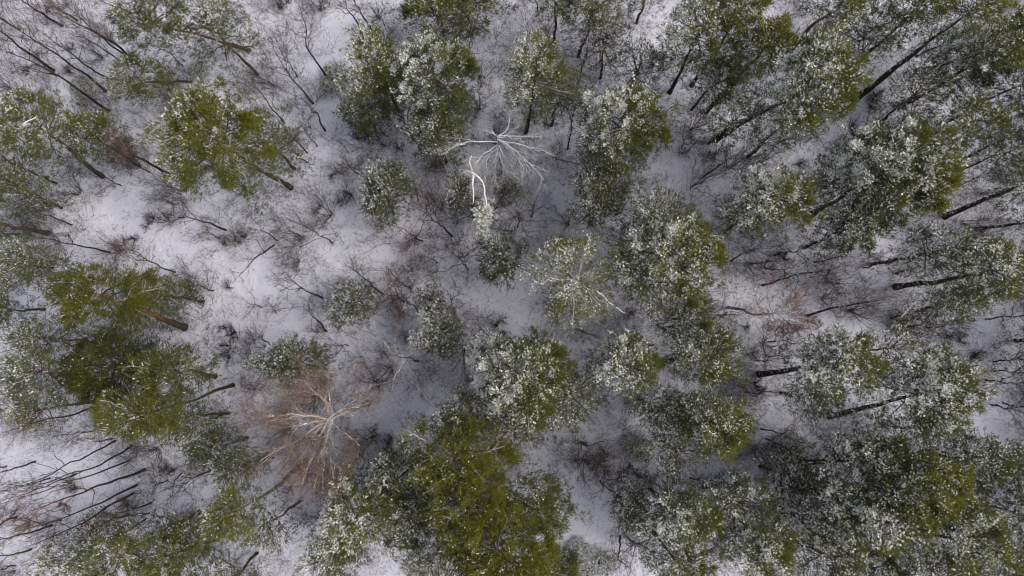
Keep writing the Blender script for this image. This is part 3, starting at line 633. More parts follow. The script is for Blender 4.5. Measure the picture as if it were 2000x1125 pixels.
SL = 'slender dark leafless tree'
GREY, RED, DK, TAN = (0.14, 0.12, 0.112), (0.22, 0.12, 0.10), (0.06, 0.05, 0.047), (0.21, 0.165, 0.145)
n_ = 0
for pts, r0 in [
   # upper left rows
   ([(211, 215), (150, 174), (103, 142), (53, 117), (0, 95)], .085), ([(103, 137), (50, 100), (0, 62), (-60, 25)], .09), ([(206, 178), (150, 132), (96, 96), (40, 60), (0, 36)], .08),
   ([(226, 162), (180, 135), (135, 103), (88, 67)], .06), ([(122, 50), (90, 32), (60, 11), (20, -15)], .08), ([(284, 137), (235, 96), (185, 64), (120, 30)], .095),
   ([(235, 118), (200, 95), (155, 68)], .05), ([(238, 103), (185, 60), (140, 20), (125, 0)], .055), ([(38, 58), (0, 36), (-40, 12)], .07), ([(355, 77), (318, 57), (290, 40)], .05), ([(357, 128), (330, 106), (300, 85)], .05),
   ([(555, 240), (528, 206), (505, 178), (465, 150)], .06), ([(601, 299), (575, 272), (552, 245), (520, 215)], .055), ([(601, 318), (570, 296), (540, 270)], .05),
   ([(635, 256), (622, 232), (612, 217), (588, 190)], .075), ([(612, 203), (585, 170), (569, 153), (537, 100)], .08), ([(582, 151), (562, 118), (540, 90)], .05), ([(642, 156), (618, 118), (597, 92), (596, 50), (583, 5)], .08),
   ([(621, 285), (600, 262), (588, 243)], .04), ([(293, 337), (262, 321), (240, 310)], .06), ([(364, 375), (335, 366), (313, 360)], .05), ([(236, 362), (213, 350), (190, 340)], .05),
   ([(707, 67), (697, 45), (686, 25), (655, 5)], .08), ([(725, 57), (712, 35), (697, 11), (690, -10)], .07), ([(755, 60), (745, 38), (738, 20)], .04),
   # top centre
   ([(1109, 291), (1114, 262), (1116, 240), (1124, 205)], .07), ([(867, 327), (852, 308), (840, 290)], .06), ([(825, 302), (808, 272), (793, 249), (786, 215)], .07), ([(938, 212), (935, 190), (934, 165)], .05),
   ([(1126, 168), (1135, 140), (1146, 100), (1150, 70)], .06), ([(920, 130), (918, 100), (915, 70)], .05), ([(1052, 22), (1048, 5), (1044, -15)], .06),
   # left middle
   ([(139, 439), (105, 426), (70, 412), (32, 404)], .06), ([(215, 493), (165, 480), (125, 473), (60, 462)], .075), ([(36, 460), (10, 455), (-30, 450)], .06), ([(343, 532), (305, 515), (270, 500), (245, 490)], .065),
   ([(441, 449), (412, 437), (388, 429), (355, 424), (318, 424)], .075), ([(345, 400), (325, 392), (306, 388)], .045), ([(541, 470), (525, 455), (498, 448)], .05), ([(651, 475), (625, 457), (597, 441)], .05),
   ([(590, 463), (575, 455), (558, 446)], .05), ([(427, 465), (410, 456), (395, 452)], .04), ([(629, 582), (605, 572), (580, 556), (555, 541)], .07), ([(637, 647), (622, 628), (608, 612), (600, 595)], .07),
   ([(381, 569), (362, 562), (350, 556)], .045), ([(417, 568), (398, 563), (380, 558)], .04), ([(527, 673), (515, 663), (505, 652)], .05), ([(512, 601), (498, 596), (484, 593)], .04), ([(680, 675), (660, 674), (646, 673)], .04), ([(539, 612), (533, 603), (524, 595)], .035),
   ([(58, 502), (30, 498), (0, 494)], .05),
   # middle
   ([(882, 461), (868, 448), (850, 434), (832, 415)], .08), ([(1038, 422), (1042, 405), (1046, 392)], .07), ([(1011, 443), (1012, 428), (1011, 412)], .06), ([(914, 526), (904, 513), (895, 500)], .06), ([(855, 513), (843, 507), (833, 500)], .05),
   ([(747, 574), (725, 556), (710, 543), (686, 523)], .08), ([(820, 612), (805, 597), (789, 581), (775, 560)], .06), ([(803, 564), (786, 551), (771, 540), (755, 520)], .055), ([(953, 654), (937, 638), (921, 619), (912, 600)], .05), ([(888, 610), (884, 595), (880, 580)], .05),
   ([(817, 393), (812, 370), (808, 350)], .05), ([(1000, 452), (985, 450), (975, 447)], .05), ([(927, 432), (922, 422), (918, 412)], .05), ([(700, 340), (688, 330), (675, 322)], .045),
   # right
   ([(1490, 557), (1520, 548), (1549, 539), (1590, 530), (1641, 522)], .075), ([(1512, 500), (1540, 494), (1565, 490)], .08), ([(1591, 512), (1615, 507), (1641, 502), (1670, 495)], .06), ([(1688, 522), (1715, 518), (1740, 515)], .06),
   ([(1428, 510), (1445, 500), (1470, 488), (1490, 482)], .065), ([(1750, 534), (1770, 529), (1790, 524)], .09), ([(1741, 622), (1770, 617), (1800, 612)], .07), ([(1752, 626), (1780, 625), (1810, 624)], .05), ([(1762, 637), (1800, 638), (1850, 641), (1880, 650)], .07), ([(1775, 648), (1810, 652), (1840, 656)], .045),
   ([(1922, 624), (1960, 620), (2010, 616)], .07), ([(1936, 706), (1970, 703), (2010, 702)], .06), ([(1938, 724), (1975, 726), (2010, 730)], .055), ([(1922, 742), (1960, 746), (2010, 756)], .07), ([(1936, 791), (1965, 797), (2010, 810)], .075), ([(1956, 787), (1985, 791), (2020, 797)], .06),
   ([(1503, 668), (1520, 666), (1540, 663)], .05), ([(1506, 679), (1522, 675), (1538, 672)], .04), ([(1478, 704), (1495, 704), (1515, 706)], .05), ([(1505, 696), (1525, 695), (1545, 694)], .04), ([(1407, 616), (1420, 615), (1432, 613)], .07),
   ([(1488, 839), (1510, 842), (1545, 856), (1570, 858)], .06), ([(1497, 857), (1515, 865), (1535, 876)], .07), ([(1456, 766), (1475, 769), (1495, 770)], .05), ([(1348, 935), (1360, 937), (1372, 936)], .07), ([(1933, 915), (1950, 917), (1975, 920)], .05),
   ([(1372, 346), (1395, 330), (1420, 312), (1440, 300)], .07), ([(1330, 290), (1337, 275), (1345, 262)], .05), ([(1342, 298), (1352, 285), (1360, 276)], .04), ([(1752, 205), (1780, 190), (1810, 175)], .07), ([(1790, 110), (1830, 90), (1880, 62)], .1), ([(1872, 362), (1900, 350), (1925, 335)], .05), ([(1950, 376), (1980, 365), (2015, 352)], .07),
   ([(1686, 244), (1705, 236), (1720, 228)], .06), ([(1985, 215), (2000, 205), (2020, 195)], .06), ([(1600, 100), (1625, 82), (1650, 70)], .07), ([(1445, 120), (1446, 100), (1444, 60)], .08),
   # bottom
   ([(1134, 864), (1148, 872), (1155, 880)], .09), ([(1120, 897), (1132, 897), (1146, 903)], .1), ([(1073, 929), (1079, 938), (1085, 946)], .06), ([(1172, 938), (1178, 946), (1186, 954)], .06), ([(1207, 922), (1210, 930), (1214, 938)], .06), ([(1212, 1048), (1210, 1062), (1209, 1085), (1215, 1100)], .075), ([(1222, 1050), (1240, 1062), (1256, 1070)], .06), ([(1200, 985), (1203, 975), (1205, 990)], .05),
   ([(1205, 965), (1212, 972), (1222, 980)], .05), ([(733, 851), (722, 857), (712, 862)], .08),
   # grove, lower left
   ([(185, 796), (135, 810), (89, 819), (40, 835), (0, 846)], .08), ([(228, 860), (171, 889), (120, 915), (71, 938), (0, 962)], .07), ([(260, 869), (206, 903), (142, 924), (100, 940), (53, 953)], .08), ([(256, 897), (199, 921), (135, 942), (70, 963), (0, 985)], .07),
   ([(284, 917), (225, 942), (164, 961), (110, 980), (60, 998)], .105), ([(267, 947), (213, 974), (132, 1009), (90, 1022), (40, 1036)], .085), ([(260, 963), (199, 999), (153, 1027), (100, 1050), (50, 1068)], .085), ([(297, 981), (265, 993), (235, 1002)], .065), ([(293, 1002), (255, 1009), (220, 1010)], .065),
   ([(103, 1026), (60, 1040), (0, 1052), (-50, 1065)], .085), ([(34, 1009), (0, 1022), (-40, 1035)], .08), ([(62, 1073), (30, 1082), (0, 1085), (-40, 1090)], .075), ([(71, 901), (35, 913), (0, 924), (-40, 938)], .07), ([(16, 909), (0, 914), (-30, 922)], .06),
   ([(286, 1013), (240, 1038), (192, 1063), (150, 1080)], .06), ([(328, 937), (312, 944), (298, 950)], .055), ([(355, 924), (343, 935), (339, 950), (337, 966)], .055), ([(419, 917), (385, 930), (365, 942), (350, 955)], .06), ([(222, 856), (195, 862), (180, 862)], .06),
   ([(192, 840), (150, 846), (110, 850)], .06), ([(150, 925), (100, 945), (50, 965), (0, 978)], .055), ([(98, 934), (55, 946), (0, 960)], .06), ([(433, 812), (415, 820), (398, 825)], .05), ([(30, 1105), (10, 1110), (-20, 1120)], .06),
 ]:
    rb = math.hypot(pts[0][0] - 1000, pts[0][1] - 705)
    grove = pts[0][0] < 320 and pts[0][1] > 780
    upl = pts[0][0] < 300 and pts[0][1] < 240
    short = len(pts) == 3
    bare_tree(n_, pts, SL if not short else 'short dark leafless sapling', r0=r0 * (.9 if grove else 1.2 if upl else .92), nb=6 if short else 7, blen=.5 if short else .24, per=11 if short else (5 if grove or upl else 9),
              levels=3, tcol=RED if (grove and n_ % 4 == 0) else (GREY if n_ % 3 else DK), start=.35 if short else .5, elev=(.5, 1.2) if short else (.7, 1.25), tw=.019, spread=.42,
              group='leafless saplings' if short else 'slender leafless trees', name='bare_sapling' if short else 'bare_tree', bark=BARK_MOSS if grove and n_ % 2 else None, up=0.15 if short else .25)
    n_ += 1

# reddish bare crowns, each with its own look
SP = dict(levels=3, spread=.5)
bare_tree(301, [(327, 338), (290, 318), (256, 299), (240, 262)], '', r0=.11, nb=9, blen=.22, tcol=(.20, .105, .085), per=13, label='leafless tree with dense reddish twigs and red-brown trunk at upper left', start=.6, elev=(.6, 1.3), **SP)
bare_tree(303, [(1425, 600), (1455, 606), (1480, 616), (1510, 612), (1548, 612), (1562, 600)], '', r0=.10, nb=14, blen=.25, tcol=(.25, .125, .10), per=26, label='leafless tree with pinkish twigs and a crooked S-shaped trunk, right of centre', start=.72, elev=(.1, 1.0), zmax=8, bark=BARK_PALE, **SP)
bare_tree(304, [(1578, 617), (1620, 603), (1655, 597), (1700, 590), (1730, 584)], '', r0=.085, nb=6, blen=.16, tcol=(.20, .11, .095), per=8, label='slim leaning leafless tree with reddish tip, right of the S-shaped trunk', start=.5, **SP)
bare_tree(305, [(1150, 905), (1165, 905), (1172, 890)], '', r0=.06, nb=9, blen=.55, tcol=(.17, .09, .09), per=9, label='low pinkish leafless bush-like tree in the snowy strip at bottom', start=.2, elev=(.2, .9), **SP)
bare_tree(306, [(816, 705), (798, 699), (778, 696)], '', r0=.08, nb=10, blen=.55, tcol=(.19, .15, .135), per=9, label='small leafless tree with pale spoke-like branches left of the feathery evergreen', start=.6, elev=(.15, .9), bark=BARK_BIRCH, **SP)
bare_tree(307, [(232, 495), (228, 486), (224, 478)], '', r0=.05, nb=8, blen=.6, tcol=(.18, .095, .085), per=9, label='small reddish leafless bush tree above the snow-free olive pine', start=.2, elev=(.3, 1.0), **SP)
bare_tree(308, [(120, 1015), (80, 1022), (45, 1010)], '', r0=.07, nb=9, blen=.3, tcol=(.22, .13, .11), per=12, label='leafless tree with hazy reddish crown in the bare grove by the left edge', start=.5, **SP)
bare_tree(309, [(825, 470), (808, 462), (792, 450)], '', r0=.06, nb=9, blen=.55, tcol=(.17, .10, .09), per=10, label='reddish-brown leafless sapling under the blue-grey small evergreen', start=.3, elev=(.2, .9), **SP)
bare_tree(310, [(790, 590), (778, 582), (768, 575)], '', r0=.05, nb=9, blen=.6, tcol=(.19, .11, .095), per=9, label='reddish leafless sapling between the two small evergreens left of centre', start=.3, elev=(.3, 1.0), **SP)
bare_tree(311, [(150, 40), (125, 25), (95, 5)], '', r0=.08, nb=9, blen=.3, tcol=(.17, .12, .105), per=12, label='leafless tree with brownish haze of twigs near the top left corner', start=.5, **SP)
bare_tree(312, [(735, 745), (728, 742), (718, 738)], '', r0=.05, nb=9, blen=.65, tcol=(.17, .12, .11), per=10, label='greyish-brown leafless bush tree right above the bare birch', start=.2, elev=(.3, 1.0), **SP)
bare_tree(313, [(535, 478), (520, 490), (490, 515), (452, 556)], '', r0=.06, nb=9, blen=.28, tcol=(.15, .125, .115), per=8, label='fan-shaped leafless sapling leaning towards the bright clearing', start=.25, elev=(.2, .8), zmax=3.5, levels=2, spread=.45)
bare_tree(314, [(850, 395), (842, 385), (836, 375)], '', r0=.05, nb=9, blen=.7, tcol=(.17, .11, .10), per=8, label='brownish wiry leafless sapling right of the blue-grey small evergreen', start=.2, elev=(.3, 1.0), **SP)
bare_tree(315, [(960, 615), (950, 625), (942, 640)], '', r0=.05, nb=6, blen=.5, tcol=(.13, .11, .10), per=7, label='upright wiry sapling on the open snow left of the open yellow pine', start=.3, **SP)

# ------------------------------------------------------------------ trees modelled limb by limb
def limb_tree(name, base_px, axis_px, limbs, label, r0, bark, tcol, twig_len, per, levels, rl=.055, zmax=12, tip_rise=.35, tw=.02, bark2=None, seed=0):
    """limbs: (start fraction of the trunk, [pixels of the limb], rise in metres)"""
    rng = np.random.default_rng(7000 + seed)
    B = at(*base_px); B[2] = gz(B[0], B[1]); W = [B]
    for x, y in axis_px: W.append(above(B, x, y, W[-1][2] + .3, zmax))
    n = 14; ax = wobble(spline([B - [0, 0, .2]] + W, n), rng, .05); u = np.linspace(0, 1, n)
    t = root(name, B, label, 'tree')
    m = MB(); m.tubes(ax[None], (r0 * (1 - .6 * u) + r0 * .4 * np.exp(-u * 25))[None], 9, (0.1, 0.1, 0.1)); m.obj('trunk', [bark], t, True, origin=B)
    for s, px, rise in limbs:
        i = min(int(s * (n - 1)), n - 2); p0 = ax[i] + (ax[i + 1] - ax[i]) * (s * (n - 1) - i)
        P = [p0] + [at(x, y, p0[2] + rise * (k + 1) / len(px)) for k, (x, y) in enumerate(px)]
        C = wobble(spline(P, 12), rng, .06); v = np.linspace(0, 1, 12); Ln = np.linalg.norm(np.diff(C, axis=0), axis=1).sum()
        m = MB(); m.tubes(C[None], (rl * (.5 + .12 * Ln) * (1 - .8 * v) + .01)[None], 6, np.array(tcol)); br = m.obj('branch', [bark2 or bark], t, True, origin=B)
        # boughs that fork off the limb: sub-parts
        nf = int(4 + Ln * 1.4); f = rng.uniform(.25, .92, nf); src = [C[None, ::2]]
        T = unit(np.gradient(C, axis=0))
        for q in f:
            j = int(q * 11); d = fan(rng, None, T[j][None], np.array([rng.uniform(.35, .8)]))[0]; d = unit(d + [0, 0, tip_rise * .4])
            l = Ln * rng.uniform(.25, .5) * (1.15 - q * .7)
            fp = C[j] + d * np.linspace(0, l, 6)[:, None] + np.array([0, 0, .1 * l]) * (np.linspace(0, 1, 6) ** 2)[:, None]
            fp[1:] += rng.normal(size=(5, 3)) * .04 * l
            m = MB(); m.tubes(fp[None], (rl * (.5 + .12 * Ln) * .55 * (1 - .7 * q) * np.linspace(1, .25, 6) + .007)[None], 5, np.array(tcol))
            m.obj('fork', [bark2 or bark], br, True, origin=B); src.append(fp[None])
        tm = MB(); twig_cloud(tm, rng, np.concatenate(src, 0), np.array(tcol), levels, twig_len, tw, per=per, spread=.5, up=.2)
        tm.obj('twigs', [WOOD], br, origin=B, kind='stuff')
    return t
limb_tree('bare_birch', (718, 787), [(690, 798), (660, 812), (640, 820)], [
    (.99, [(655, 806), (690, 796), (722, 788)], 2.2), (.97, [(636, 790), (615, 765), (590, 742)], 2.5), (.98, [(600, 812), (550, 812), (490, 818)], 3.0), (.9, [(590, 806), (570, 785), (535, 755)], 3.0),
    (.97, [(600, 845), (560, 870), (508, 900)], 3.0), (.96, [(612, 850), (590, 885), (575, 905)], 3.0), (.99, [(622, 858), (604, 905), (590, 945)], 3.2), (.97, [(636, 860), (640, 890), (668, 918)], 2.5),
    (.99, [(644, 850), (655, 880), (660, 900)], 2.8), (.98, [(660, 835), (680, 850), (703, 872)], 2.0), (.95, [(628, 780), (605, 748), (600, 728)], 2.0), (.94, [(650, 800), (640, 760), (655, 735)], 1.8), (.97, [(575, 830), (545, 815), (510, 800)], 2.6), (.9, [(625, 890), (620, 925), (612, 955)], 3.2)],
    'large spreading leafless birch with pinkish-tan branches, left of bottom centre', .17, BARK_PALE, (.195, .125, .097), 1.0, 11, 3, rl=.055, zmax=9.5, tw=.016)
limb_tree('dead_tree', (978, 336), [(976, 312), (974, 285), (972, 264)], [
    (.85, [(945, 276), (900, 280), (862, 302)], .4), (.95, [(985, 268), (1000, 256), (1015, 245)], .5), (.98, [(990, 255), (996, 232), (1003, 212)], .8), (.9, [(990, 285), (1005, 300), (1020, 315)], -.3), (.92, [(1000, 290), (1035, 318), (1062, 352)], -.4),
    (.9, [(1010, 282), (1050, 290), (1085, 305)], 0.), (.7, [(968, 305), (965, 330), (972, 365)], -.6), (.72, [(955, 305), (950, 330), (946, 355)], -.5), (.8, [(940, 305), (928, 320), (922, 336)], -.4), (.8, [(985, 305), (995, 318), (1000, 330)], -.3), (.95, [(960, 258), (950, 256), (945, 256)], .2), (.97, [(985, 265), (1020, 266), (1060, 266)], .3),
    (.6, [(985, 330), (1000, 340), (1015, 350)], -.3)],
    'dead leafless tree with snow-whitened spreading branches, above the image centre', .12, BARK_SNOWY, (.5, .48, .48), .6, 10, 3, rl=.027, zmax=7.4, seed=1, tw=.018)
limb_tree('broken_tree', (20, 742), [(12, 750), (4, 760)], [
    (.6, [(30, 780), (40, 830), (60, 865)], .6), (.9, [(34, 800), (36, 840), (40, 858)], .8), (.8, [(50, 835), (80, 850), (110, 882)], .4), (.9, [(60, 835), (85, 862), (100, 880)], .4), (.5, [(20, 800), (0, 860), (-10, 880)], .4)],
    'broken leafless tree with white drooping branches at the left edge above the bare grove', .13, BARK_SNOWY, (.4, .38, .38), .5, 6, 2, rl=.05, zmax=3.0, seed=2, tw=.018)
# bent bough tree: two thick white boughs arching to the ground
def bent_tree():
    rng = np.random.default_rng(77); B = at(903, 318); B[2] = gz(B[0], B[1])
    t = root('bent_tree', B, 'bent-over tree whose two thick snow-white boughs arch down below the dead tree', 'tree')
    m = MB(); C = spline([B - [0, 0, .2], at(908, 322, 3.8), at(916, 330, 5.2), at(926, 339, 5.8)], 12)
    m.tubes(C[None], np.linspace(.08, .055, 12)[None], 8, (.2, .2, .2)); m.obj('trunk', [BARK_SNOWY], t, True, origin=B)
    src = []
    for px in ([(926, 339, 5.8), (924, 360, 5.7), (926, 382, 5.4), (924, 398, 5.0)], [(926, 339, 5.8), (940, 352, 5.5), (947, 372, 5.0), (948, 400, 4.6), (947, 425, 3.5), (944, 450, 2.8)], [(926, 339, 5.8), (915, 333, 5.9), (905, 338, 5.7)], [(924, 345, 5.7), (918, 318, 6.0), (922, 304, 6.1)]):
        C = wobble(spline([at(*p) for p in px], 12), rng, .04)
        m = MB(); m.tubes(C[None], np.linspace(.05, .022, 12)[None], 7, SNOWC * .9); b = m.obj('branch', [BARK_SNOWY, ], t, True, origin=B)
        m = MB(); m.tubes((C + [-.012, 0, .03])[None], (np.linspace(.045, .02, 12) * rng.uniform(.85, 1.15, 12))[None], 6, SNOWC); m.obj('snow_cap', [WOOD], b, True, origin=B)
        src.append(C[None, ::2])
    tm = MB(); twig_cloud(tm, rng, np.concatenate(src, 0), np.array([.35, .33, .32]), 3, .55, .02, per=7, spread=.6, up=-.05)
    tm.obj('twigs', [WOOD], t, origin=B, kind='stuff')
    # snow-laden drooping spray at the end of the long bough
    sp = MB(); P = np.concatenate([at(944 + rng.normal() * 8, 426 + rng.normal() * 15, rng.uniform(3.2, 4.6))[None] for _ in range(260)])
    needles(sp, rng, P, unit(rng.normal(size=P.shape) * .5 + [-.3, -.4, 0]), 7, np.full(len(P), .8), np.full(len(P), .25), length=.26, width=.075)
    sp.obj('snowy_spray', [LEAF], t, origin=B, kind='stuff')
bent_tree()
# single long white boughs
def bough(pts, label, r=.035, seed=0):
    rng = np.random.default_rng(900 + seed); P = [at(*p) for p in pts]; B = P[0].copy()
    C = wobble(spline(P, 12), rng, .05)
    m = MB(); m.tubes(C[None], np.linspace(r, r * .3, 12)[None], 6, SNOWC * .85)
    o = m.obj('snowy_bough', [WOOD], None, True, origin=B); o.location = B; o['label'] = label; o['category'] = 'branch'
    tm = MB(); twig_cloud(tm, rng, C[None, ::2], np.array([.45, .43, .42]), 2, .4, .02, per=9, spread=.6); tm.obj('twigs', [WOOD], o, origin=B, kind='stuff')
bough([(1165, 568, 8.5), (1182, 582, 8.3), (1198, 597, 8.0), (1222, 612, 7.6)], 'long white bough jutting lower right from the open yellow pine', .05, 1)
bough([(1455, 292, 6), (1458, 270, 6.4), (1462, 248, 6.6), (1475, 225, 7)], 'white hooked bough hanging beside the long slanting trunk at upper right', .04, 2)
bough([(1565, 912, 5), (1553, 911, 5.2), (1538, 912, 5.4)], 'short bright white bough left of the black slanting trunk at lower right', .05, 3)
bough([(1470, 972, 6), (1482, 955, 6.3), (1492, 945, 6.5)], 'forked pale bough over the silver-grey open pine at the bottom', .035, 4)
bough([(1262, 852, 5), (1280, 843, 5.4), (1296, 832, 5.8)], 'thin straight white bough left of the compact olive pine', .03, 5)
bough([(1760, 620, 5), (1780, 598, 5.3), (1802, 576, 5.6)], 'thin straight white bough below the thick black trunk at right', .03, 6)
bough([(314, 66, 9), (318, 45, 9.2), (322, 25, 9.3)], 'pale hanging bough on the dark blue-green pine at the top edge', .04, 7)
bough([(50, 240, 12), (44, 246, 12.2), (60, 234, 12.3), (72, 228, 12.1)], 'white crooked bough on the spreading olive pine at left edge', .05, 8)

# ------------------------------------------------------------------ shrubs of the forest floor
def shrub_mesh(kind, v):
    rng = np.random.default_rng(300 + v * 17 + {'wiry': 1, 'dense': 2, 'green': 3, 'red': 4}[kind]); m = MB()
    if kind == 'green':
        n = 170; a = rng.random(n) * 2 * math.pi; r = .75 * np.sqrt(rng.random(n)); P = np.stack([np.cos(a) * r, np.sin(a) * r, .15 + .75 * (1 - r) * rng.uniform(.4, 1, n)], 1)
        needles(m, rng, P, unit(P + [0, 0, .3]), 6, np.full(n, .5), np.full(n, .2), length=.2, width=.045)
        m.blades(np.zeros((30, 3)), P[:30], .03, (0.07, 0.055, 0.05), 1, rng)
        return m.mesh('evergreen_shrub', [LEAF, WOOD])
    k, ln, col, per, lv = {'wiry': (11, 1.9, (.125, .106, .097), 9, 3), 'dense': (13, .62, (.055, .047, .045), 9, 2), 'red': (11, .95, (.15, .085, .075), 8, 2)}[kind]
    a = rng.random(k) * 6.28; e = rng.uniform(.35, 1.25, k) if kind != 'wiry' else rng.uniform(.75, 1.45, k); d = np.stack([np.cos(a) * np.cos(e), np.sin(a) * np.cos(e), np.sin(e)], 1)
    L = ln * rng.uniform(.7, 1.3, k); s = np.linspace(0, 1, 6)
    BP = d[:, None] * (L[:, None] * s)[..., None] + rng.normal(size=(k, 6, 3)) * .04 * (s[:, None] > 0) + rng.normal(size=(k, 1, 3)) * .05
    BP[:, 0, 2] = -.05
    m.tubes(BP, np.broadcast_to(np.linspace(.018, .006, 6), (k, 6)), 4, np.array(col) * .8)
    twig_cloud(m, rng, BP, np.array(col), lv, .3 * ln + .08, .021 if kind != 'wiry' else .018, per=per, up=.12, spread=.7 if kind != 'wiry' else .45)
    return m.mesh('shrub', [WOOD])
SHRUB = {k: [shrub_mesh(k, v) for v in range(5)] for k in ('wiry', 'dense', 'green', 'red')}
LOOK = {'wiry': ('wiry_shrub', 'wiry grey-brown leafless shrub'), 'dense': ('dark_shrub', 'low dark twiggy shrub'), 'green': ('evergreen_shrub', 'low snow-dusted green shrub'), 'red': ('reddish_shrub', 'reddish-brown leafless shrub')}
SH_N = 0
def shrub(kind, px, py, size, rng):
    global SH_N
    p = at(px, py); o = bpy.data.objects.new(LOOK[kind][0], SHRUB[kind][SH_N % 5]); COL.objects.link(o); SH_N += 1
    o.location = (p[0], p[1], gz(p[0], p[1])); o.rotation_euler = (0, 0, rng.random() * 6.28); o.scale = (size, size, size * rng.uniform(.8, 1.2))
    o['category'] = 'shrub'; o['group'] = 'shrubs on the forest floor'; later_label(o, LOOK[kind][1], px, py)
rs = np.random.default_rng(42)
for x, y, s in [(302, 425, .9), (290, 440, .7), (330, 430, 1.), (265, 465, .9), (440, 475, .7), (478, 465, .8), (465, 472, .6), (450, 675, 1.3), (462, 650, 1.1), (440, 640, .9), (448, 695, 1.1), (372, 555, .6), (385, 580, .9), (400, 590, .8), (446, 560, .8),
                (686, 380, 1.), (655, 340, .8), (670, 395, .8), (710, 260, 1.1), (700, 272, 1.), (885, 350, .8), (850, 325, .9), (980, 625, .8), (970, 638, .9), (985, 650, .7), (545, 15, 1.1), (560, 8, .9), (140, 95, .8), (55, 140, .8), (135, 140, .9),
                (720, 265, .9), (745, 280, .9), (780, 290, .9), (1015, 420, .9), (980, 395, .9), (1240, 925, .8), (1225, 915, .7), (1272, 938, .6), (1260, 930, .5), (760, 870, 1.), (765, 855, .8), (620, 410, .7), (585, 470, .7), (1520, 495, .6), (1530, 505, .9), (1800, 455, .9), (1780, 460, 1.), (1815, 462, .8),
                (1850, 660, 1.1), (1870, 665, .9), (1900, 690, .8), (1895, 700, .8), (1470, 690, .8), (1460, 640, .8), (1475, 750, 1.), (1490, 765, .8), (1400, 300, 1.1), (1380, 310, 1.), (1560, 320, 1.), (1350, 120, 1.2), (1275, 130, 1.1), (1285, 115, 1.2), (1240, 150, 1.), (1710, 190, 1.2), (1700, 210, 1.),
                (1660, 250, 1.1), (1640, 290, 1.1), (1780, 240, 1.), (1760, 250, 1.1), (805, 1070, .6), (740, 1000, .9), (1385, 460, .8), (1390, 445, .6), (340, 920, .9), (325, 915, .8), (250, 985, .9), (245, 978, .7), (140, 945, 1.), (150, 955, .9), (130, 985, .8), (415, 100, .9), (505, 220, .9), (480, 260, .9)]:
    shrub('dense', x, y, s * 1.05, rs)
for x, y, s in [(242, 478, 1.), (235, 490, .8), (840, 400, 1.), (860, 410, .9), (810, 465, 1.1), (800, 480, .9), (765, 580, 1.1), (775, 605, 1.), (620, 650, .8), (1180, 880, 1.), (1170, 905, 1.), (1185, 915, .9), (730, 740, 1.1), (740, 750, 1.), (850, 330, 1.), (1700, 500, .9), (1690, 490, .9), (1470, 880, .9), (1460, 870, .8),
                (1560, 640, 1.), (1530, 650, .9), (90, 25, 1.2), (130, 10, 1.1), (30, 1000, 1.2), (60, 1020, 1.1), (240, 1080, .9), (720, 310, .9), (900, 470, .9), (905, 500, .8), (750, 690, 1.), (600, 930, 1.1), (570, 950, 1.), (500, 760, 1.), (690, 860, .9), (1330, 300, .8), (1640, 890, .9)]:
    shrub('red', x, y, s, rs)
for x, y, s in [(985, 365, 1.1), (1000, 380, 1.), (1225, 1000, 1.1), (660, 150, 1.1), (650, 175, 1.), (560, 720, 1.), (1240, 870, 1.1), (1255, 880, 1.), (330, 165, 1.1), (350, 185, 1.), (390, 145, .9), (40, 760, 1.), (160, 170, .9), (170, 190, .9), (760, 900, 1.1), (640, 950, 1.2), (660, 930, 1.1), (1100, 1090, 1.1), (1120, 1105, 1.1), (1170, 1100, 1.2), (1545, 870, 1.1), (1520, 890, 1.1), (1980, 340, 1.2), (1760, 630, .9), (1410, 640, 1.2), (1250, 780, 1.2), (1130, 1070, .9)]:
    shrub('green', x, y, s, rs)
CLEAR = [(150, 900, 62), (60, 885, 50), (225, 960, 55), (95, 975, 55), (20, 950, 50), (180, 1000, 45), (40, 1060, 45), (330, 980, 40), (10, 690, 40), (490, 560, 70), (500, 530, 60), (570, 640, 45), (1000, 605, 55), (1030, 590, 40), (1150, 1010, 70), (1120, 960, 50), (1150, 1060, 50), (585, 1060, 45), (640, 230, 45), (655, 60, 45), (1310, 330, 50), (1640, 240, 45), (250, 425, 55), (340, 465, 50), (400, 500, 40), (950, 570, 45),
         (1930, 830, 60), (1520, 810, 45), (1590, 300, 40), (1225, 100, 40), (720, 660, 35), (770, 810, 45), (740, 640, 30), (80, 870, 40), (1100, 390, 45), (1680, 640, 40), (10, 850, 40), (1345, 925, 40), (200, 400, 40)]
def is_clear(x, y, k=1.0): return any((x - a) ** 2 + (y - b) ** 2 < (r * k) ** 2 for a, b, r in CLEAR)
taken = [(o.location.x, o.location.y) for o in COL.objects if o.get('category') == 'shrub']
tries = 0
while SH_N < 300 and tries < 4000:
    tries += 1
    x, y = rs.uniform(-20, 2020), rs.uniform(-20, 1140)
    if is_clear(x, y): continue
    p = at(x, y)
    if any((p[0] - a) ** 2 + (p[1] - b) ** 2 < 1.0 for a, b in taken): continue
    if any((x - t[0]) ** 2 + (y - t[1]) ** 2 < 45 ** 2 for t in TREES): continue
    taken.append((p[0], p[1])); shrub('wiry', x, y, rs.uniform(.7, 1.4), rs)
write_labels()

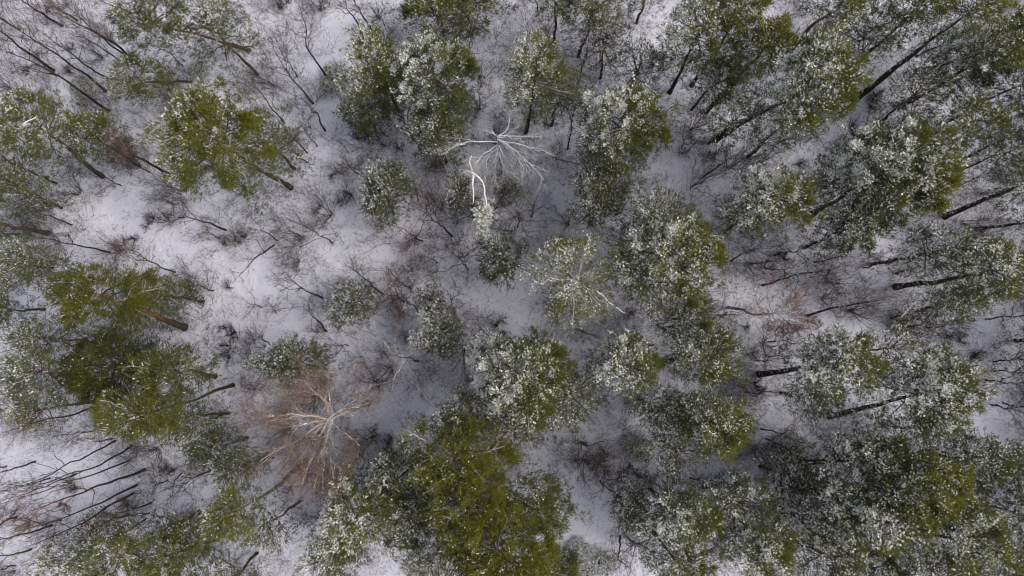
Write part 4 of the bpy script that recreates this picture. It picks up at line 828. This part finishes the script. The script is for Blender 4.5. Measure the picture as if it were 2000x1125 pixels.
# ------------------------------------------------------------------ undergrowth nobody could count: twigs standing in and lying on the snow
mb = MB(); N = 12800
x = rs.uniform(-60, 2060, N); y = rs.uniform(-60, 1190, N)
dens = .65 + .5 * np.sin(x * .013 + 1.1) * np.sin(y * .017 + .4) + .35 * np.sin(x * .041 + y * .033)
k = rs.random(N) < np.clip(dens, .3, 1)
for a_, b_, r_ in CLEAR: k &= ((x - a_) ** 2 + (y - b_) ** 2 > (r_ * .85) ** 2) | (rs.random(N) < .08)
for i, p in enumerate(PINES):
    if p[8] > .75: k &= ((x - p[0]) / (p[2] * .75)) ** 2 + ((y - p[1]) / (p[3] * .75)) ** 2 > 1
x, y = x[k], y[k]
P = np.array([at(i, j) for i, j in zip(x, y)]); P[:, 2] = gz(P[:, 0], P[:, 1]) - .03
big = rs.random(len(P)) < .55; tint_ = np.where(rs.random(len(P))[:, None] < .2, np.array([.155, .10, .088]), np.array([.125, .106, .097])) * rs.uniform(.5, 1.5, (len(P), 1))
# low stalks and lying sticks
Q = P[~big]; q = 5; Q = np.repeat(Q, q, 0) + rs.normal(size=(len(Q) * q, 3)) * [.3, .3, 0]
n = len(Q); a_ = rs.random(n) * 6.28; e_ = np.abs(rs.normal(size=n)) * .5
D = np.stack([np.cos(a_) * np.cos(e_), np.sin(a_) * np.cos(e_), np.sin(e_) + .04], 1)
ln = rs.gamma(3., .24, n) + .12; s_ = np.linspace(0, 1, 5)
BP = Q[:, None] + D[:, None] * (ln[:, None] * s_)[..., None] + np.cumsum(rs.normal(size=(n, 5, 3)) * (.07 * ln)[:, None, None] * (s_ > 0)[:, None] * [1, 1, .4], 1)
BP[..., 2] = np.maximum(BP[..., 2], Q[:, None, 2] + .02 * s_)
cq_ = np.repeat(tint_[~big], q, 0) * .8
for i in range(4): mb.blades(BP[:, i], BP[:, i + 1] + (BP[:, i + 1] - BP[:, i]) * .2, .034 - .005 * i, cq_, 0, rs)
twig_cloud(mb, rs, BP, np.array([.08, .068, .063]), 1, .36, .022, per=3, up=.05, spread=.75)
# knee-high to head-high brush: fans of thin shoots
Q = P[big]; q = 5; Q = np.repeat(Q, q, 0) + rs.normal(size=(len(Q) * q, 3)) * [.12, .12, 0]
n = len(Q); a_ = rs.random(n) * 6.28; e_ = rs.uniform(.5, 1.4, n)
D = np.stack([np.cos(a_) * np.cos(e_), np.sin(a_) * np.cos(e_), np.sin(e_)], 1)
ln = rs.uniform(.7, 2.3, n); BP = Q[:, None] + D[:, None] * (ln[:, None] * s_)[..., None] + np.cumsum(rs.normal(size=(n, 5, 3)) * (.05 * ln)[:, None, None] * (s_ > 0)[:, None], 1)
cq_ = np.repeat(tint_[big], q, 0)
for i in range(4): mb.blades(BP[:, i], BP[:, i + 1] + (BP[:, i + 1] - BP[:, i]) * .2, .034 - .005 * i, cq_, 0, rs)
twig_cloud(mb, rs, BP, np.array([.135, .114, .105]), 2, .55, .02, per=4, up=.12, spread=.5)
u = mb.obj('undergrowth', [WOOD], kind='stuff'); u['label'] = 'fine bare twigs and stalks poking through the snow'; u['category'] = 'undergrowth'
